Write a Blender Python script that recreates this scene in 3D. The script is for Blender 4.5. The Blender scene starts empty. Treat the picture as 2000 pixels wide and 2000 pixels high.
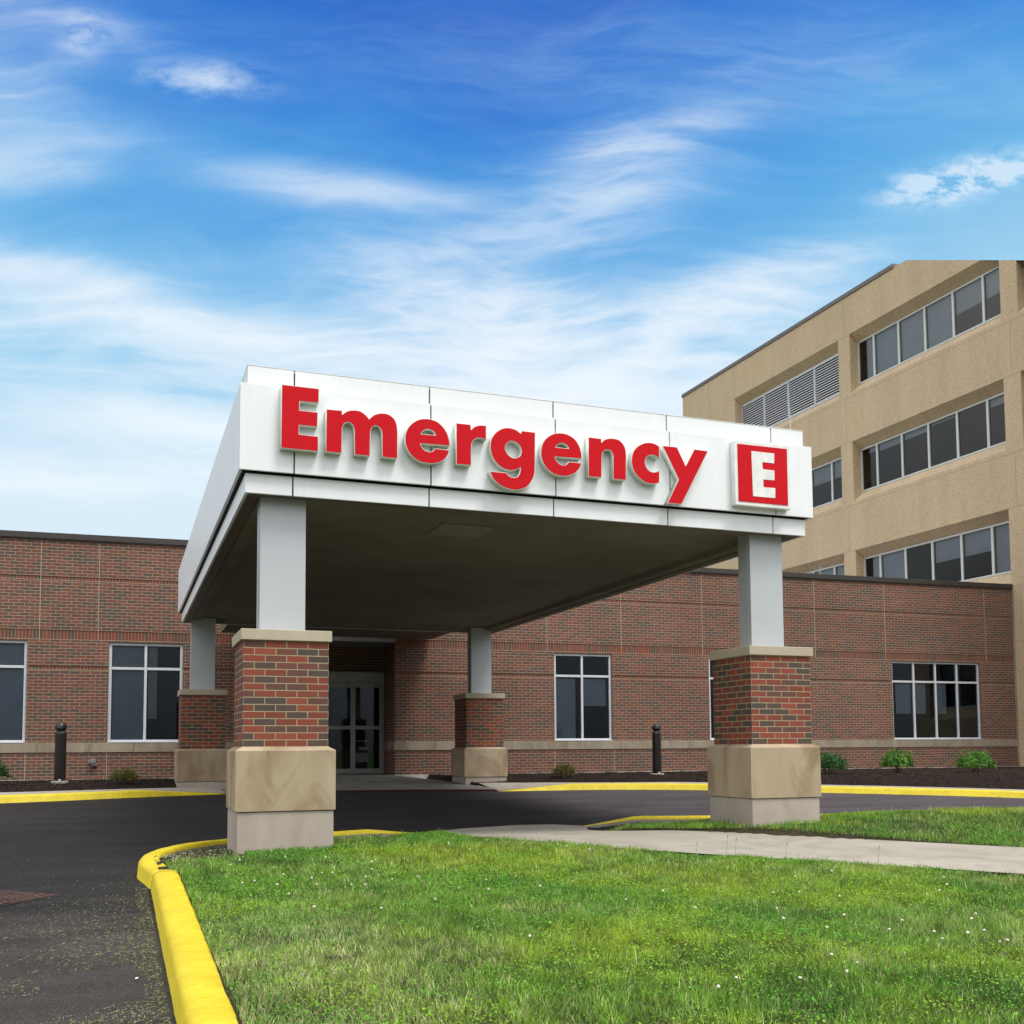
import bpy, bmesh, math, random, json
import numpy as np
from mathutils import Vector, Matrix
R = math.radians
random.seed(7)
rng = np.random.default_rng(11)
C = bpy.context.scene.collection

# ------------------------------------------------------------------ tagging
def tag(o, label=None, cat=None, group=None, kind=None):
    if label: o['label'] = label
    if cat: o['category'] = cat
    if group: o['group'] = group
    if kind: o['kind'] = kind
    return o

def empty(name, loc=(0, 0, 0), rz=0.0):
    o = bpy.data.objects.new(name, None); C.objects.link(o)
    o.location = loc; o.rotation_euler = (0, 0, rz); o.empty_display_size = .2
    return o

# ------------------------------------------------------------------ node helper
class NT:
    def __init__(s, name):
        s.m = bpy.data.materials.new(name); s.m.use_nodes = True
        s.t = s.m.node_tree; s.n = s.t.nodes; s.n.clear()
        s.out = s.n.new('ShaderNodeOutputMaterial')
    def node(s, typ, **kw):
        n = s.n.new(typ)
        for k, v in kw.items(): setattr(n, k, v)
        return n
    def link(s, a, b): s.t.links.new(a, b)
    def setin(s, sock, v):
        if isinstance(v, bpy.types.NodeSocket): s.link(v, sock)
        elif v is not None: sock.default_value = v
    def math(s, op, a, b=None, c=None, clamp=False):
        n = s.node('ShaderNodeMath', operation=op, use_clamp=clamp)
        s.setin(n.inputs[0], a); s.setin(n.inputs[1], b)
        if c is not None: s.setin(n.inputs[2], c)
        return n.outputs[0]
    def mix(s, f, a, b, blend='MIX'):
        n = s.node('ShaderNodeMix', data_type='RGBA', blend_type=blend)
        s.setin(n.inputs[0], f); s.setin(n.inputs[6], a); s.setin(n.inputs[7], b)
        return n.outputs[2]
    def noise(s, vec, scale, detail=4, rough=.55, dist=0.0, out=0):
        n = s.node('ShaderNodeTexNoise'); s.setin(n.inputs['Vector'], vec)
        n.inputs['Scale'].default_value = scale; n.inputs['Detail'].default_value = detail
        n.inputs['Roughness'].default_value = rough; n.inputs['Distortion'].default_value = dist
        return n.outputs[out]
    def ramp(s, f, stops, interp='LINEAR'):
        n = s.node('ShaderNodeValToRGB'); s.setin(n.inputs[0], f)
        cr = n.color_ramp; cr.interpolation = interp
        while len(cr.elements) < len(stops): cr.elements.new(.5)
        for e, (p, c) in zip(cr.elements, stops):
            e.position = p; e.color = (c[0], c[1], c[2], 1) if not isinstance(c, (int, float)) else (c, c, c, 1)
        return n.outputs[0]
    def mapv(s, vec, sc=(1, 1, 1), loc=(0, 0, 0), rot=(0, 0, 0)):
        n = s.node('ShaderNodeMapping'); s.setin(n.inputs[0], vec)
        n.inputs['Scale'].default_value = sc; n.inputs['Location'].default_value = loc; n.inputs['Rotation'].default_value = rot
        return n.outputs[0]
    def obj(s): return s.node('ShaderNodeTexCoord').outputs['Object']
    def uv(s): return s.node('ShaderNodeUVMap').outputs[0]
    def pos(s): return s.node('ShaderNodeNewGeometry').outputs['Position']
    def bump(s, h, strength=.3, dist=.01, normal=None):
        n = s.node('ShaderNodeBump'); n.inputs['Strength'].default_value = strength; n.inputs['Distance'].default_value = dist
        s.setin(n.inputs['Height'], h)
        if normal is not None: s.link(normal, n.inputs['Normal'])
        return n.outputs[0]
    def bsdf(s, col, rough=.8, metal=0.0, normal=None, spec=.5):
        n = s.node('ShaderNodeBsdfPrincipled')
        if isinstance(col, tuple): col = (col[0], col[1], col[2], 1)
        s.setin(n.inputs['Base Color'], col); s.setin(n.inputs['Roughness'], rough); s.setin(n.inputs['Metallic'], metal)
        s.setin(n.inputs['Specular IOR Level'], spec)
        if normal is not None: s.link(normal, n.inputs['Normal'])
        s.link(n.outputs[0], s.out.inputs[0]); return n

def c4(c): return (c[0], c[1], c[2], 1)

def mat_plain(name, col, rough=.6, metal=0.0, spec=.5, nscale=6, namp=.06, bump=0.0, bscale=60):
    s = NT(name); p = s.obj()
    f = s.noise(p, nscale, 5, .6)
    lo = tuple(max(0, x * (1 - namp * 2)) for x in col); hi = tuple(x * (1 + namp * 2) for x in col)
    c = s.ramp(f, [(.3, lo), (.7, hi)])
    nm = s.bump(s.noise(p, bscale, 4, .6), bump, .004) if bump else None
    s.bsdf(c, rough, metal, nm, spec); return s.m

def mat_brick(name, reds, w=.2032, h=.0677, mw=.010, mortar=(.40, .34, .24), seed=0.0, pale=0.0):
    s = NT(name); uvn = s.uv()
    sx = s.node('ShaderNodeSeparateXYZ'); s.link(uvn, sx.inputs[0])
    vv = s.math('DIVIDE', sx.outputs[1], h); row = s.math('FLOOR', vv)
    off = s.math('MULTIPLY', s.math('MODULO', s.math('ABSOLUTE', row), 2.0), .5)
    uu = s.math('ADD', s.math('DIVIDE', sx.outputs[0], w), off); col = s.math('FLOOR', uu)
    fu = s.math('FRACT', s.math('ADD', uu, 1000.0)); fv = s.math('FRACT', s.math('ADD', vv, 1000.0))
    # wobble the joint edge a little
    wob = s.math('MULTIPLY', s.math('SUBTRACT', s.noise(uvn, 45, 2), .5), .004)
    du = s.math('MULTIPLY', s.math('MINIMUM', fu, s.math('SUBTRACT', 1.0, fu)), w)
    dv = s.math('MULTIPLY', s.math('MINIMUM', fv, s.math('SUBTRACT', 1.0, fv)), h)
    d = s.math('ADD', s.math('MINIMUM', du, dv), wob)
    br = s.math('DIVIDE', s.math('SUBTRACT', d, mw * .5 - .0012), .0024, clamp=True)   # 0 mortar .. 1 brick
    cv = s.node('ShaderNodeCombineXYZ'); s.setin(cv.inputs[0], col); s.setin(cv.inputs[1], row); cv.inputs[2].default_value = seed
    wn = s.node('ShaderNodeTexWhiteNoise', noise_dimensions='3D'); s.link(cv.outputs[0], wn.inputs[0])
    bc = s.ramp(wn.outputs[0], [(i / len(reds), c) for i, c in enumerate(reds)], 'CONSTANT')
    fine = s.ramp(s.noise(uvn, 120, 4, .7), [(.25, .72), (.75, 1.25)])
    bc = s.mix(1.0, bc, fine, 'MULTIPLY')
    mc = s.ramp(s.noise(uvn, 8, 4, .6), [(.3, tuple(x * .85 for x in mortar)), (.7, tuple(x * 1.12 for x in mortar))])
    c = s.mix(br, mc, bc)
    big = s.ramp(s.noise(uvn, .55, 4, .6), [(.3, .88), (.7, 1.1)])
    c = s.mix(1.0, c, big, 'MULTIPLY')
    hgt = s.math('ADD', br, s.math('MULTIPLY', s.noise(uvn, 160, 3, .7), .35))
    s.bsdf(c, .88, 0, s.bump(hgt, .7, .005), .25); return s.m

def mat_stone(name, a, b, stain=None, scale=2.2, speck=.15, vert=True, seed=0):
    s = NT(name); p = s.pos(); p2 = s.mapv(p, (1, 1, .45 if vert else 1), (seed * 3.1, seed * 1.7, 0))
    f = s.noise(p2, scale, 6, .62, .8)
    c = s.ramp(f, [(.3, a), (.7, b)])
    if stain:
        g = s.ramp(s.noise(p2, scale * 1.6, 5, .6, 1.2), [(.46, 0.0), (.66, 1.0)])
        c = s.mix(s.math('MULTIPLY', g, .75), c, c4(stain))
    sp = s.ramp(s.noise(p, 220, 3, .8), [(.3, 1 - speck), (.7, 1 + speck)])
    c = s.mix(1.0, c, sp, 'MULTIPLY')
    s.bsdf(c, .9, 0, s.bump(s.noise(p, 150, 4, .7), .35, .003), .2); return s.m

def mat_glass(name, tint=(.30, .34, .36), refl=1.0, rcol=(.85, .93, 1)):
    s = NT(name)
    t = s.node('ShaderNodeBsdfTransparent'); t.inputs[0].default_value = c4(tint)
    g = s.node('ShaderNodeBsdfGlossy'); g.inputs['Roughness'].default_value = .02; g.inputs['Color'].default_value = c4(rcol)
    p = s.pos()
    nb = s.bump(s.noise(p, 1.3, 2, .5), .06, .02); s.link(nb, g.inputs['Normal'])
    fr = s.node('ShaderNodeFresnel'); fr.inputs[0].default_value = 1.55
    mx = s.node('ShaderNodeMixShader')
    s.link(s.math('MULTIPLY', fr.outputs[0], refl, clamp=True), mx.inputs[0]); s.link(t.outputs[0], mx.inputs[1]); s.link(g.outputs[0], mx.inputs[2])
    s.link(mx.outputs[0], s.out.inputs[0]); return s.m

# ------------------------------------------------------------------ mesh builder (uv in metres)
class MB:
    def __init__(s): s.v = []; s.f = []; s.m = []; s.uvo = (0, 0)
    def quad(s, pts, mi=0):
        i = len(s.v); s.v += [tuple(p) for p in pts]; s.f.append(tuple(range(i, i + len(pts)))); s.m.append(mi)
    def box(s, x0, x1, y0, y1, z0, z1, mi=0, skip=''):
        if x0 > x1: x0, x1 = x1, x0
        if y0 > y1: y0, y1 = y1, y0
        i = len(s.v)
        s.v += [(x0, y0, z0), (x1, y0, z0), (x1, y1, z0), (x0, y1, z0), (x0, y0, z1), (x1, y0, z1), (x1, y1, z1), (x0, y1, z1)]
        for k, fc in dict(b=(0, 3, 2, 1), t=(4, 5, 6, 7), f=(0, 1, 5, 4), r=(1, 2, 6, 5), k=(2, 3, 7, 6), l=(3, 0, 4, 7)).items():
            if k not in skip: s.f.append(tuple(i + q for q in fc)); s.m.append(mi)
    def cyl(s, p0, p1, r0, r1=None, n=16, mi=0, cap=True):
        r1 = r0 if r1 is None else r1
        a = Vector(p0); b = Vector(p1); d = (b - a).normalized()
        u = d.orthogonal().normalized(); w = d.cross(u); i = len(s.v)
        for c, r in ((a, r0), (b, r1)):
            for k in range(n):
                t = 2 * math.pi * k / n; s.v.append(tuple(c + u * (r * math.cos(t)) + w * (r * math.sin(t))))
        for k in range(n): s.f.append((i + k, i + (k + 1) % n, i + n + (k + 1) % n, i + n + k)); s.m.append(mi)
        if cap:
            s.f.append(tuple(i + k for k in reversed(range(n)))); s.m.append(mi)
            s.f.append(tuple(i + n + k for k in range(n))); s.m.append(mi)
    def lathe(s, prof, n=24, mi=0, c=(0, 0)):
        i = len(s.v)
        for r, z in prof:
            for k in range(n):
                t = 2 * math.pi * k / n; s.v.append((c[0] + r * math.cos(t), c[1] + r * math.sin(t), z))
        for j in range(len(prof) - 1):
            for k in range(n):
                s.f.append((i + j * n + k, i + j * n + (k + 1) % n, i + (j + 1) * n + (k + 1) % n, i + (j + 1) * n + k)); s.m.append(mi)
    def build(s, name, mats, parent=None, bevel=0, smooth=False, loc=None, rz=None, weld=False):
        me = bpy.data.meshes.new(name); me.from_pydata(s.v, [], s.f)
        if not isinstance(mats, (list, tuple)): mats = [mats]
        for m in mats: me.materials.append(m)
        me.polygons.foreach_set('material_index', s.m)
        uvl = me.uv_layers.new(name='UVMap')
        for p in me.polygons:
            n = p.normal; ax = max(range(3), key=lambda k: abs(n[k]))
            for li in p.loop_indices:
                co = me.vertices[me.loops[li].vertex_index].co
                if ax == 0: u = (co.y, co.z)
                elif ax == 1: u = (co.x, co.z)
                else: u = (co.x, co.y)
                uvl.data[li].uv = (u[0] - s.uvo[0], u[1] - s.uvo[1])
        if smooth:
            me.polygons.foreach_set('use_smooth', [True] * len(me.polygons))
        me.update()
        o = bpy.data.objects.new(name, me); C.objects.link(o)
        if parent: o.parent = parent
        if loc: o.location = loc
        if rz is not None: o.rotation_euler = (0, 0, rz)
        if weld:
            bm = bmesh.new(); bm.from_mesh(me); bmesh.ops.remove_doubles(bm, verts=bm.verts, dist=1e-4); bm.to_mesh(me); bm.free()
        if bevel:
            b = o.modifiers.new('bevel', 'BEVEL'); b.width = bevel; b.segments = 2; b.limit_method = 'ANGLE'; b.angle_limit = R(40)
        return o

def np_mesh(name, V, F, mats, col=None, midx=None, smooth=False, parent=None):
    """V (n,3), F list of arrays (k, m) of polygons"""
    me = bpy.data.meshes.new(name)
    me.vertices.add(len(V)); me.vertices.foreach_set('co', np.ascontiguousarray(V, dtype=np.float32).ravel())
    tot = sum(f.size for f in F); npoly = sum(len(f) for f in F)
    me.loops.add(tot); me.polygons.add(npoly)
    me.loops.foreach_set('vertex_index', np.concatenate([f.ravel() for f in F]).astype(np.int32))
    lt = np.concatenate([np.full(len(f), f.shape[1]) for f in F]).astype(np.int32)
    me.polygons.foreach_set('loop_start', np.concatenate([[0], np.cumsum(lt)[:-1]]).astype(np.int32))
    me.polygons.foreach_set('loop_total', lt)
    for m in (mats if isinstance(mats, (list, tuple)) else [mats]): me.materials.append(m)
    if midx is not None: me.polygons.foreach_set('material_index', midx.astype(np.int32))
    if col is not None:
        ca = me.color_attributes.new('tint', 'FLOAT_COLOR', 'POINT')
        ca.data.foreach_set('color', np.ascontiguousarray(np.c_[col, np.ones(len(col))], dtype=np.float32).ravel())
    me.update(calc_edges=True)
    if smooth: me.polygons.foreach_set('use_smooth', np.ones(npoly, dtype=bool))
    o = bpy.data.objects.new(name, me); C.objects.link(o)
    if parent: o.parent = parent
    return o
# ------------------------------------------------------------------ materials
BR = [(.265, .070, .045), (.215, .062, .042), (.135, .070, .054), (.29, .078, .048), (.100, .072, .060), (.235, .068, .046), (.175, .068, .052), (.265, .066, .042), (.090, .070, .060)]
BW = [(.188, .078, .060), (.168, .072, .056), (.128, .072, .058), (.205, .084, .062), (.108, .074, .062), (.178, .074, .056), (.148, .070, .057), (.185, .074, .055), (.102, .074, .064)]  # same brick as the piers, its duller light and haze put into the tones
M = {}
M['brick'] = mat_brick('brick_wall', BW, mortar=(.36, .285, .19), mw=.011)
M['brick_pier'] = mat_brick('brick_pier', BR, seed=3.0, mortar=(.37, .305, .19))
M['soldier'] = mat_brick('brick_soldier', [(.19, .058, .040), (.23, .060, .038), (.115, .070, .054), (.19, .070, .050), (.100, .072, .058), (.16, .066, .050)], w=.0677, h=50, mw=.010, mortar=(.30, .24, .16), seed=5.0)
M['sealant'] = mat_plain('joint_sealant', (.42, .35, .23), .8)
M['belt'] = mat_stone('belt_stone', (.27, .225, .165), (.37, .32, .24), (.22, .17, .11), 1.3, .08)
M['pstone'] = mat_stone('pier_stone', (.35, .268, .175), (.465, .375, .262), (.235, .155, .085), 1.15, .10)
M['cap'] = mat_stone('cap_stone', (.42, .36, .26), (.50, .44, .33), None, 2, .08)
M['footing'] = mat_stone('footing_concrete', (.375, .315, .270), (.465, .40, .345), None, 2.5, .10)
M['aggr'] = None
M['coping'] = mat_plain('bronze_coping', (.055, .046, .042), .45, .3)
M['white_panel0'] = mat_plain('white_metal_panel', (.80, .825, .85), .45, .0, .5, 2, .012)
M['silver'] = mat_plain('silver_column_panel', (.50, .525, .555), .42, .15, .5, 2, .015)
M['seam'] = mat_plain('dark_panel_joint', (.012, .012, .014), .7)
M['soffit'] = mat_plain('bronze_soffit', (.195, .180, .145), .75, 0, .3, 1.2, .08, .15, 120)
M['soffit_edge'] = mat_plain('soffit_edge_trim', (.115, .100, .082), .5, 0, .4)
M['red'] = mat_plain('red_sign_face', (.60, .006, .014), .5, 0, .12, 3, .01)
M['sign_white'] = mat_plain('white_sign_face', (.82, .82, .80), .35)
M['return'] = mat_plain('letter_return', (.72, .76, .68), .4)
M['frame'] = mat_plain('window_frame_aluminium', (.62, .64, .67), .4, .1, .5, 3, .01)
M['frame_tan'] = mat_plain('strip_window_frame', (.62, .64, .60), .45, .05, .5, 3, .01)
M['door_frame'] = mat_plain('door_aluminium', (.42, .42, .41), .4, .2)
M['glass'] = mat_glass('window_glass', (.58, .62, .66), 1.3, (.80, .90, 1.0))
M['glass_b'] = mat_glass('office_glass', (.55, .56, .57), .9, (1, .97, .93))
M['blind'] = mat_plain('window_blind', (.46, .50, .54), .8, 0, .2, 3, .03)
M['blind_b'] = mat_plain('office_blind', (.66, .74, .82), .8, 0, .2, 3, .03)
M['dark'] = mat_plain('dark_interior', (.025, .027, .03), .9, 0, .1)
M['roof'] = mat_plain('roof_membrane', (.25, .25, .25), .9)
M['bollard'] = mat_plain('bronze_bollard', (.022, .019, .018), .33, .25, .5)
M['louvre'] = mat_plain('louvre_aluminium', (.66, .66, .68), .45, .1)
M['rust'] = mat_plain('rusty_iron', (.085, .048, .038), .8, .2, .4, 12, .3, .5, 80)
M['vent'] = mat_plain('grey_vent_metal', (.22, .23, .22), .5, .4)
M['lamp'] = mat_plain('downlight_lens', (.75, .73, .70), .3)
M['white_found'] = mat_plain('foundation_strip', (.50, .48, .45), .8, 0, .3, 3, .2)

def _panel():
    s = NT('white_metal_panel_worn'); p = s.obj()
    c = s.ramp(s.noise(p, 1.1, 3, .5), [(.3, (.835, .855, .875)), (.7, (.86, .88, .90))])
    st = s.ramp(s.noise(s.mapv(p, (7, 7, .35)), 2.2, 5, .65), [(.30, .965), (.55, 1.0)])
    c = s.mix(1.0, c, st, 'MULTIPLY')
    s.bsdf(c, s.ramp(s.noise(p, 3, 4, .6), [(.3, .40), (.7, .52)]), 0, s.bump(s.noise(s.mapv(p, (1, 1, 1)), 1.6, 2, .5), .25, .01), .5); return s.m
M['white_panel'] = _panel()
def _aggr():
    s = NT('exposed_aggregate'); p = s.obj()
    n1 = s.noise(p, 15, 5, .85); n2 = s.noise(p, 5, 3, .6)
    c = s.ramp(n1, [(.36, (.34, .240, .150)), (.47, (.58, .430, .275)), (.58, (.66, .505, .335)), (.70, (.84, .74, .57))])
    c = s.mix(.35, c, s.ramp(n2, [(.3, (.53, .390, .250)), (.7, (.67, .51, .335))]))
    big = s.ramp(s.noise(s.mapv(p, (1, 1.6, .30)), .7, 6, .65), [(.3, .90), (.7, 1.07)])
    c = s.mix(1.0, c, big, 'MULTIPLY')
    s.bsdf(c, .92, 0, s.bump(s.noise(p, 40, 5, .8), .5, .012), .2); return s.m
M['aggr'] = _aggr()

def _asphalt():
    s = NT('asphalt'); p = s.pos()
    spk = s.noise(p, 105, 4, .85); mid = s.noise(p, 24, 4, .7)
    c = s.ramp(spk, [(.28, (.008, .0075, .0075)), (.50, (.019, .0172, .0170)), (.64, (.042, .039, .037)), (.74, (.17, .155, .14))])
    c = s.mix(1.0, c, s.ramp(mid, [(.3, .8), (.7, 1.25)]), 'MULTIPLY')
    sx = s.node('ShaderNodeSeparateXYZ'); s.link(p, sx.inputs[0])
    # older, paler lane left of the kerb, newer black top beyond, darkened as canopy shade
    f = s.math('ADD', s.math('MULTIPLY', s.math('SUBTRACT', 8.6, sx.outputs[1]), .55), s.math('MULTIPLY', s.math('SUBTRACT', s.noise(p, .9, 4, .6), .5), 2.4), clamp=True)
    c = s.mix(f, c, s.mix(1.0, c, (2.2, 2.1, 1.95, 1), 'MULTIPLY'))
    f2 = s.math('ADD', s.math('MULTIPLY', s.math('SUBTRACT', sx.outputs[0], 5.6), .5), s.math('MULTIPLY', s.math('SUBTRACT', s.noise(p, .6, 4, .6), .5), 1.2), clamp=True)  # right road kept paler, leaving the canopy's shade in the darker base colour
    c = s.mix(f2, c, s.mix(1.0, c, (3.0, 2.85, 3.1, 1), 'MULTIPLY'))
    st = s.ramp(s.noise(s.mapv(p, (.5, 2.2, 1), rot=(0, 0, .25)), .8, 5, .6, .6), [(.35, .78), (.65, 1.25)])
    c = s.mix(1.0, c, st, 'MULTIPLY')
    rg = s.ramp(mid, [(.3, .85), (.7, .98)])
    s.bsdf(c, rg, 0, s.bump(s.noise(p, 130, 4, .85), .9, .006), .18); return s.m
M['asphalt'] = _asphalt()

def _yellow():
    s = NT('yellow_kerb_paint'); p = s.pos()
    c = s.ramp(s.noise(p, 5, 5, .6), [(.3, (.57, .43, .010)), (.7, (.70, .56, .025))])
    st = s.ramp(s.noise(s.mapv(p, (1.2, 9, 3)), 6, 5, .7), [(.3, .86), (.6, 1.06)])
    c = s.mix(1.0, c, st, 'MULTIPLY')
    dirt = s.ramp(s.noise(p, 30, 5, .78), [(.64, 0.0), (.70, 1.0)])
    c = s.mix(s.math('MULTIPLY', dirt, .8), c, (.22, .17, .08, 1))
    ck = s.node('ShaderNodeTexVoronoi', feature='DISTANCE_TO_EDGE'); s.link(s.mapv(p, (.8, 5, 3)), ck.inputs['Vector']); ck.inputs['Scale'].default_value = 4
    crk = s.math('MULTIPLY', s.ramp(ck.outputs[0], [(.0, 1.0), (.012, 0.0)]), s.ramp(s.noise(p, 2.5, 3, .6), [(.45, 0.0), (.6, .55)]))
    c = s.mix(crk, c, (.30, .20, .03, 1))
    gn = s.node('ShaderNodeNewGeometry'); sn = s.node('ShaderNodeSeparateXYZ'); s.link(gn.outputs['Position'], sn.inputs[0])
    h = s.math('ADD', s.math('MULTIPLY', s.noise(s.mapv(p, (1, 3, 1)), 9, 4, .6), .8), s.math('MULTIPLY', s.noise(p, 90, 3, .7), .25))
    s.bsdf(c, .55, 0, s.bump(h, .55, .02), .35); return s.m
M['yellow'] = _yellow()
M['concrete'] = mat_stone('pavement_concrete', (.315, .285, .235), (.385, .35, .295), (.26, .235, .19), .9, .14, False)
M['kerb_con'] = mat_stone('kerb_concrete', (.24, .21, .19), (.33, .30, .27), None, 3, .15, False)

def _soil(name, cols, sc=60, d=.02):
    s = NT(name); p = s.pos()
    c = s.ramp(s.noise(p, sc, 6, .75), [(.3, cols[0]), (.52, cols[1]), (.72, cols[2])])
    s.bsdf(c, .95, 0, s.bump(s.noise(p, sc * .6, 6, .8), 1.0, d), .15); return s.m
M['mulch'] = _soil('dark_mulch', [(.006, .004, .0035), (.022, .013, .010), (.060, .038, .028)], 45, .03)
M['soil'] = _soil('lawn_soil', [(.02, .016, .010), (.055, .052, .024), (.12, .105, .06)], 40, .03)
M['bare'] = _soil('bare_soil', [(.03, .02, .014), (.10, .075, .05), (.24, .19, .14)], 50, .02)
M['far'] = _soil('far_ground', [(.03, .06, .012), (.045, .09, .018), (.06, .12, .02)], 2, .01)
M['redline'] = mat_plain('worn_red_paint', (.16, .018, .018), .7, 0, .3, 8, .2)

def mat_tint(name, rough=.6, trans=.35):
    s = NT(name)
    a = s.node('ShaderNodeVertexColor', layer_name='tint')
    b = s.node('ShaderNodeBsdfPrincipled'); s.link(a.outputs[0], b.inputs['Base Color']); b.inputs['Roughness'].default_value = rough
    b.inputs['Specular IOR Level'].default_value = .25
    t = s.node('ShaderNodeBsdfTranslucent'); s.link(a.outputs[0], t.inputs[0])
    mx = s.node('ShaderNodeMixShader'); mx.inputs[0].default_value = trans
    s.link(b.outputs[0], mx.inputs[1]); s.link(t.outputs[0], mx.inputs[2]); s.link(mx.outputs[0], s.out.inputs[0]); return s.m
M['leaf'] = mat_tint('leaf_tint')
M['chip'] = mat_tint('chip_tint', .9, 0)

# ------------------------------------------------------------------ ground heights
def zr(y): return .13 + (y - 12) * (.02 if y <= 12 else .036) if y < 19.8 else .13 + 7.8 * .036 + (y - 19.8) * .012
def H(x, y):
    return (.035 + .02 * y + .15 * math.exp(-((x - 10.2) ** 2 / 7 + (y - 9.9) ** 2 / 2.2)) + .07 * math.exp(-((x - 7) ** 2 / 1.2 + (y - 10.4) ** 2 / .8))
            + .035 * math.exp(-((x - 2.4) ** 2 / 1.5 + (y - 9.8) ** 2 / .6)) + .012 * math.sin(x * 1.9 + .6) * math.cos(y * 1.4))
def Hn(x, y):
    return (.035 + .02 * y + .15 * np.exp(-((x - 10.2) ** 2 / 7 + (y - 9.9) ** 2 / 2.2)) + .07 * np.exp(-((x - 7) ** 2 / 1.2 + (y - 10.4) ** 2 / .8))
            + .035 * np.exp(-((x - 2.4) ** 2 / 1.5 + (y - 9.8) ** 2 / .6)) + .012 * np.sin(x * 1.9 + .6) * np.cos(y * 1.4))

def Hs(x, y):
    'lawn surface: sinks a little behind the far kerbs'
    x = np.asarray(x, float); y = np.asarray(y, float); h = Hn(x, y)
    top = np.where(y <= 12, .13 + (y - 12) * .02, .13 + (y - 12) * .036) + .145
    line = np.interp(x, [0, .37, 1.08, 2.31, 3.0, 3.6, 5.8, 6.43, 7.43, 9.1, 11.2, 14], [10.6, 10.9, 11.4, 11.8, 12.0, 12.2, 12.5, 12.4, 12.1, 11.85, 11.4, 10.4])
    hk = np.clip(np.where(x < 4.6, (3.75 - x) / .95, (x - 5.75) / .62), 0, 1)
    near = np.clip((y - (line - .75)) / .5, 0, 1) * np.clip((9.6 - x) / 1.2, 0, 1)
    near = np.maximum(near, np.clip((y - 11.15) / .45, 0, 1) * (x > 5.2) * np.clip((6.9 - x) / .5, 0, 1)); top = top - .15 * (1 - hk) * (x > 2.6) + .05 * (1 - hk) * (x > 2.6)
    return np.where(near > 0, np.minimum(h, h * (1 - near) + (top - .06) * near), h)

def inpoly(x, y, P):
    x = np.asarray(x); y = np.asarray(y); r = np.zeros(x.shape, bool); n = len(P)
    for i in range(n):
        x0, y0 = P[i]; x1, y1 = P[(i + 1) % n]
        c = ((y0 > y) != (y1 > y)) & (x < (x1 - x0) * (y - y0) / (y1 - y0 + 1e-12) + x0)
        r ^= c
    return r

def smooth_path(P, n=6):
    out = []
    for i in range(len(P) - 1):
        p0 = np.array(P[max(i - 1, 0)]); p1 = np.array(P[i]); p2 = np.array(P[i + 1]); p3 = np.array(P[min(i + 2, len(P) - 1)])
        for k in range(n):
            t = k / n
            out.append(tuple(.5 * ((2 * p1) + (-p0 + p2) * t + (2 * p0 - 5 * p1 + 4 * p2 - p3) * t * t + (-p0 + 3 * p1 - 3 * p2 + p3) * t ** 3)))
    out.append(tuple(P[-1])); return out

# far ground, big sheet to the horizon
m = MB(); m.quad([(-700, -700, -.75), (700, -700, -.75), (700, 700, -.75), (-700, 700, -.75)])
tag(m.build('ground', M['far']), kind='structure')

# road sheet
ys = [-14, -6, 0, 4, 8, 12, 14, 16, 18, 19.8, 24]
m = MB()
for a, b in zip(ys[:-1], ys[1:]):
    m.quad([(-16, a, zr(a)), (26, a, zr(a)), (26, b, zr(b)), (-16, b, zr(b))])
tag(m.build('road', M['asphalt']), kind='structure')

# kerbs: sweep a rounded profile; P = road side bottom edge, side=+1: kerb body lies to the right of travel
def kerb(name, P, hts, width=.19, side=1, mats=None, top_z=None, bury=.12, inner_drop=.04, jitter=.0022, yellow_top=1.0):
    P = [np.array(p, float) for p in P]; n = len(P)
    prof = [(0.0, -.03), (.012, .02), (.022, .75), (.045, .93), (.085, 1.0), (width - .012, 1.0), (width, .95), (width + .003, .70), (width + .004, -.3)]
    verts = []; faces = []; mi = []
    for i in range(n):
        t = P[min(i + 1, n - 1)] - P[max(i - 1, 0)]; t /= np.linalg.norm(t); nr = np.array([t[1], -t[0]]) * side
        z0 = zr(P[i][1]); h = hts[i]
        for (o, k) in prof:
            jx = random.uniform(-jitter, jitter)
            q = P[i] + nr * (o + jx)
            verts.append((q[0], q[1], z0 + (k * h if k > 0 else k * .3) + (random.uniform(-jitter, jitter) * .5 if k > .5 else 0)))
    k = len(prof)
    for i in range(n - 1):
        for j in range(k - 1):
            a = i * k + j; faces.append((a, a + 1, a + k + 1, a + k) if side < 0 else (a + k, a + k + 1, a + 1, a)); mi.append(0 if j < k - 2 else 1)
    faces.append(tuple(range(k)) if side > 0 else tuple(reversed(range(k)))); mi.append(0)
    faces.append(tuple(reversed(range((n - 1) * k, n * k))) if side > 0 else tuple(range((n - 1) * k, n * k))); mi.append(0)
    me = bpy.data.meshes.new(name); me.from_pydata(verts, [], faces)
    for q in (M['yellow'], M['kerb_con']): me.materials.append(q)
    me.polygons.foreach_set('material_index', mi); me.polygons.foreach_set('use_smooth', [True] * len(faces)); me.update()
    bm = bmesh.new(); bm.from_mesh(me); bmesh.ops.recalc_face_normals(bm, faces=bm.faces); bm.to_mesh(me); bm.free()
    o = bpy.data.objects.new(name, me); C.objects.link(o); tag(o, kind='structure'); return o

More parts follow.
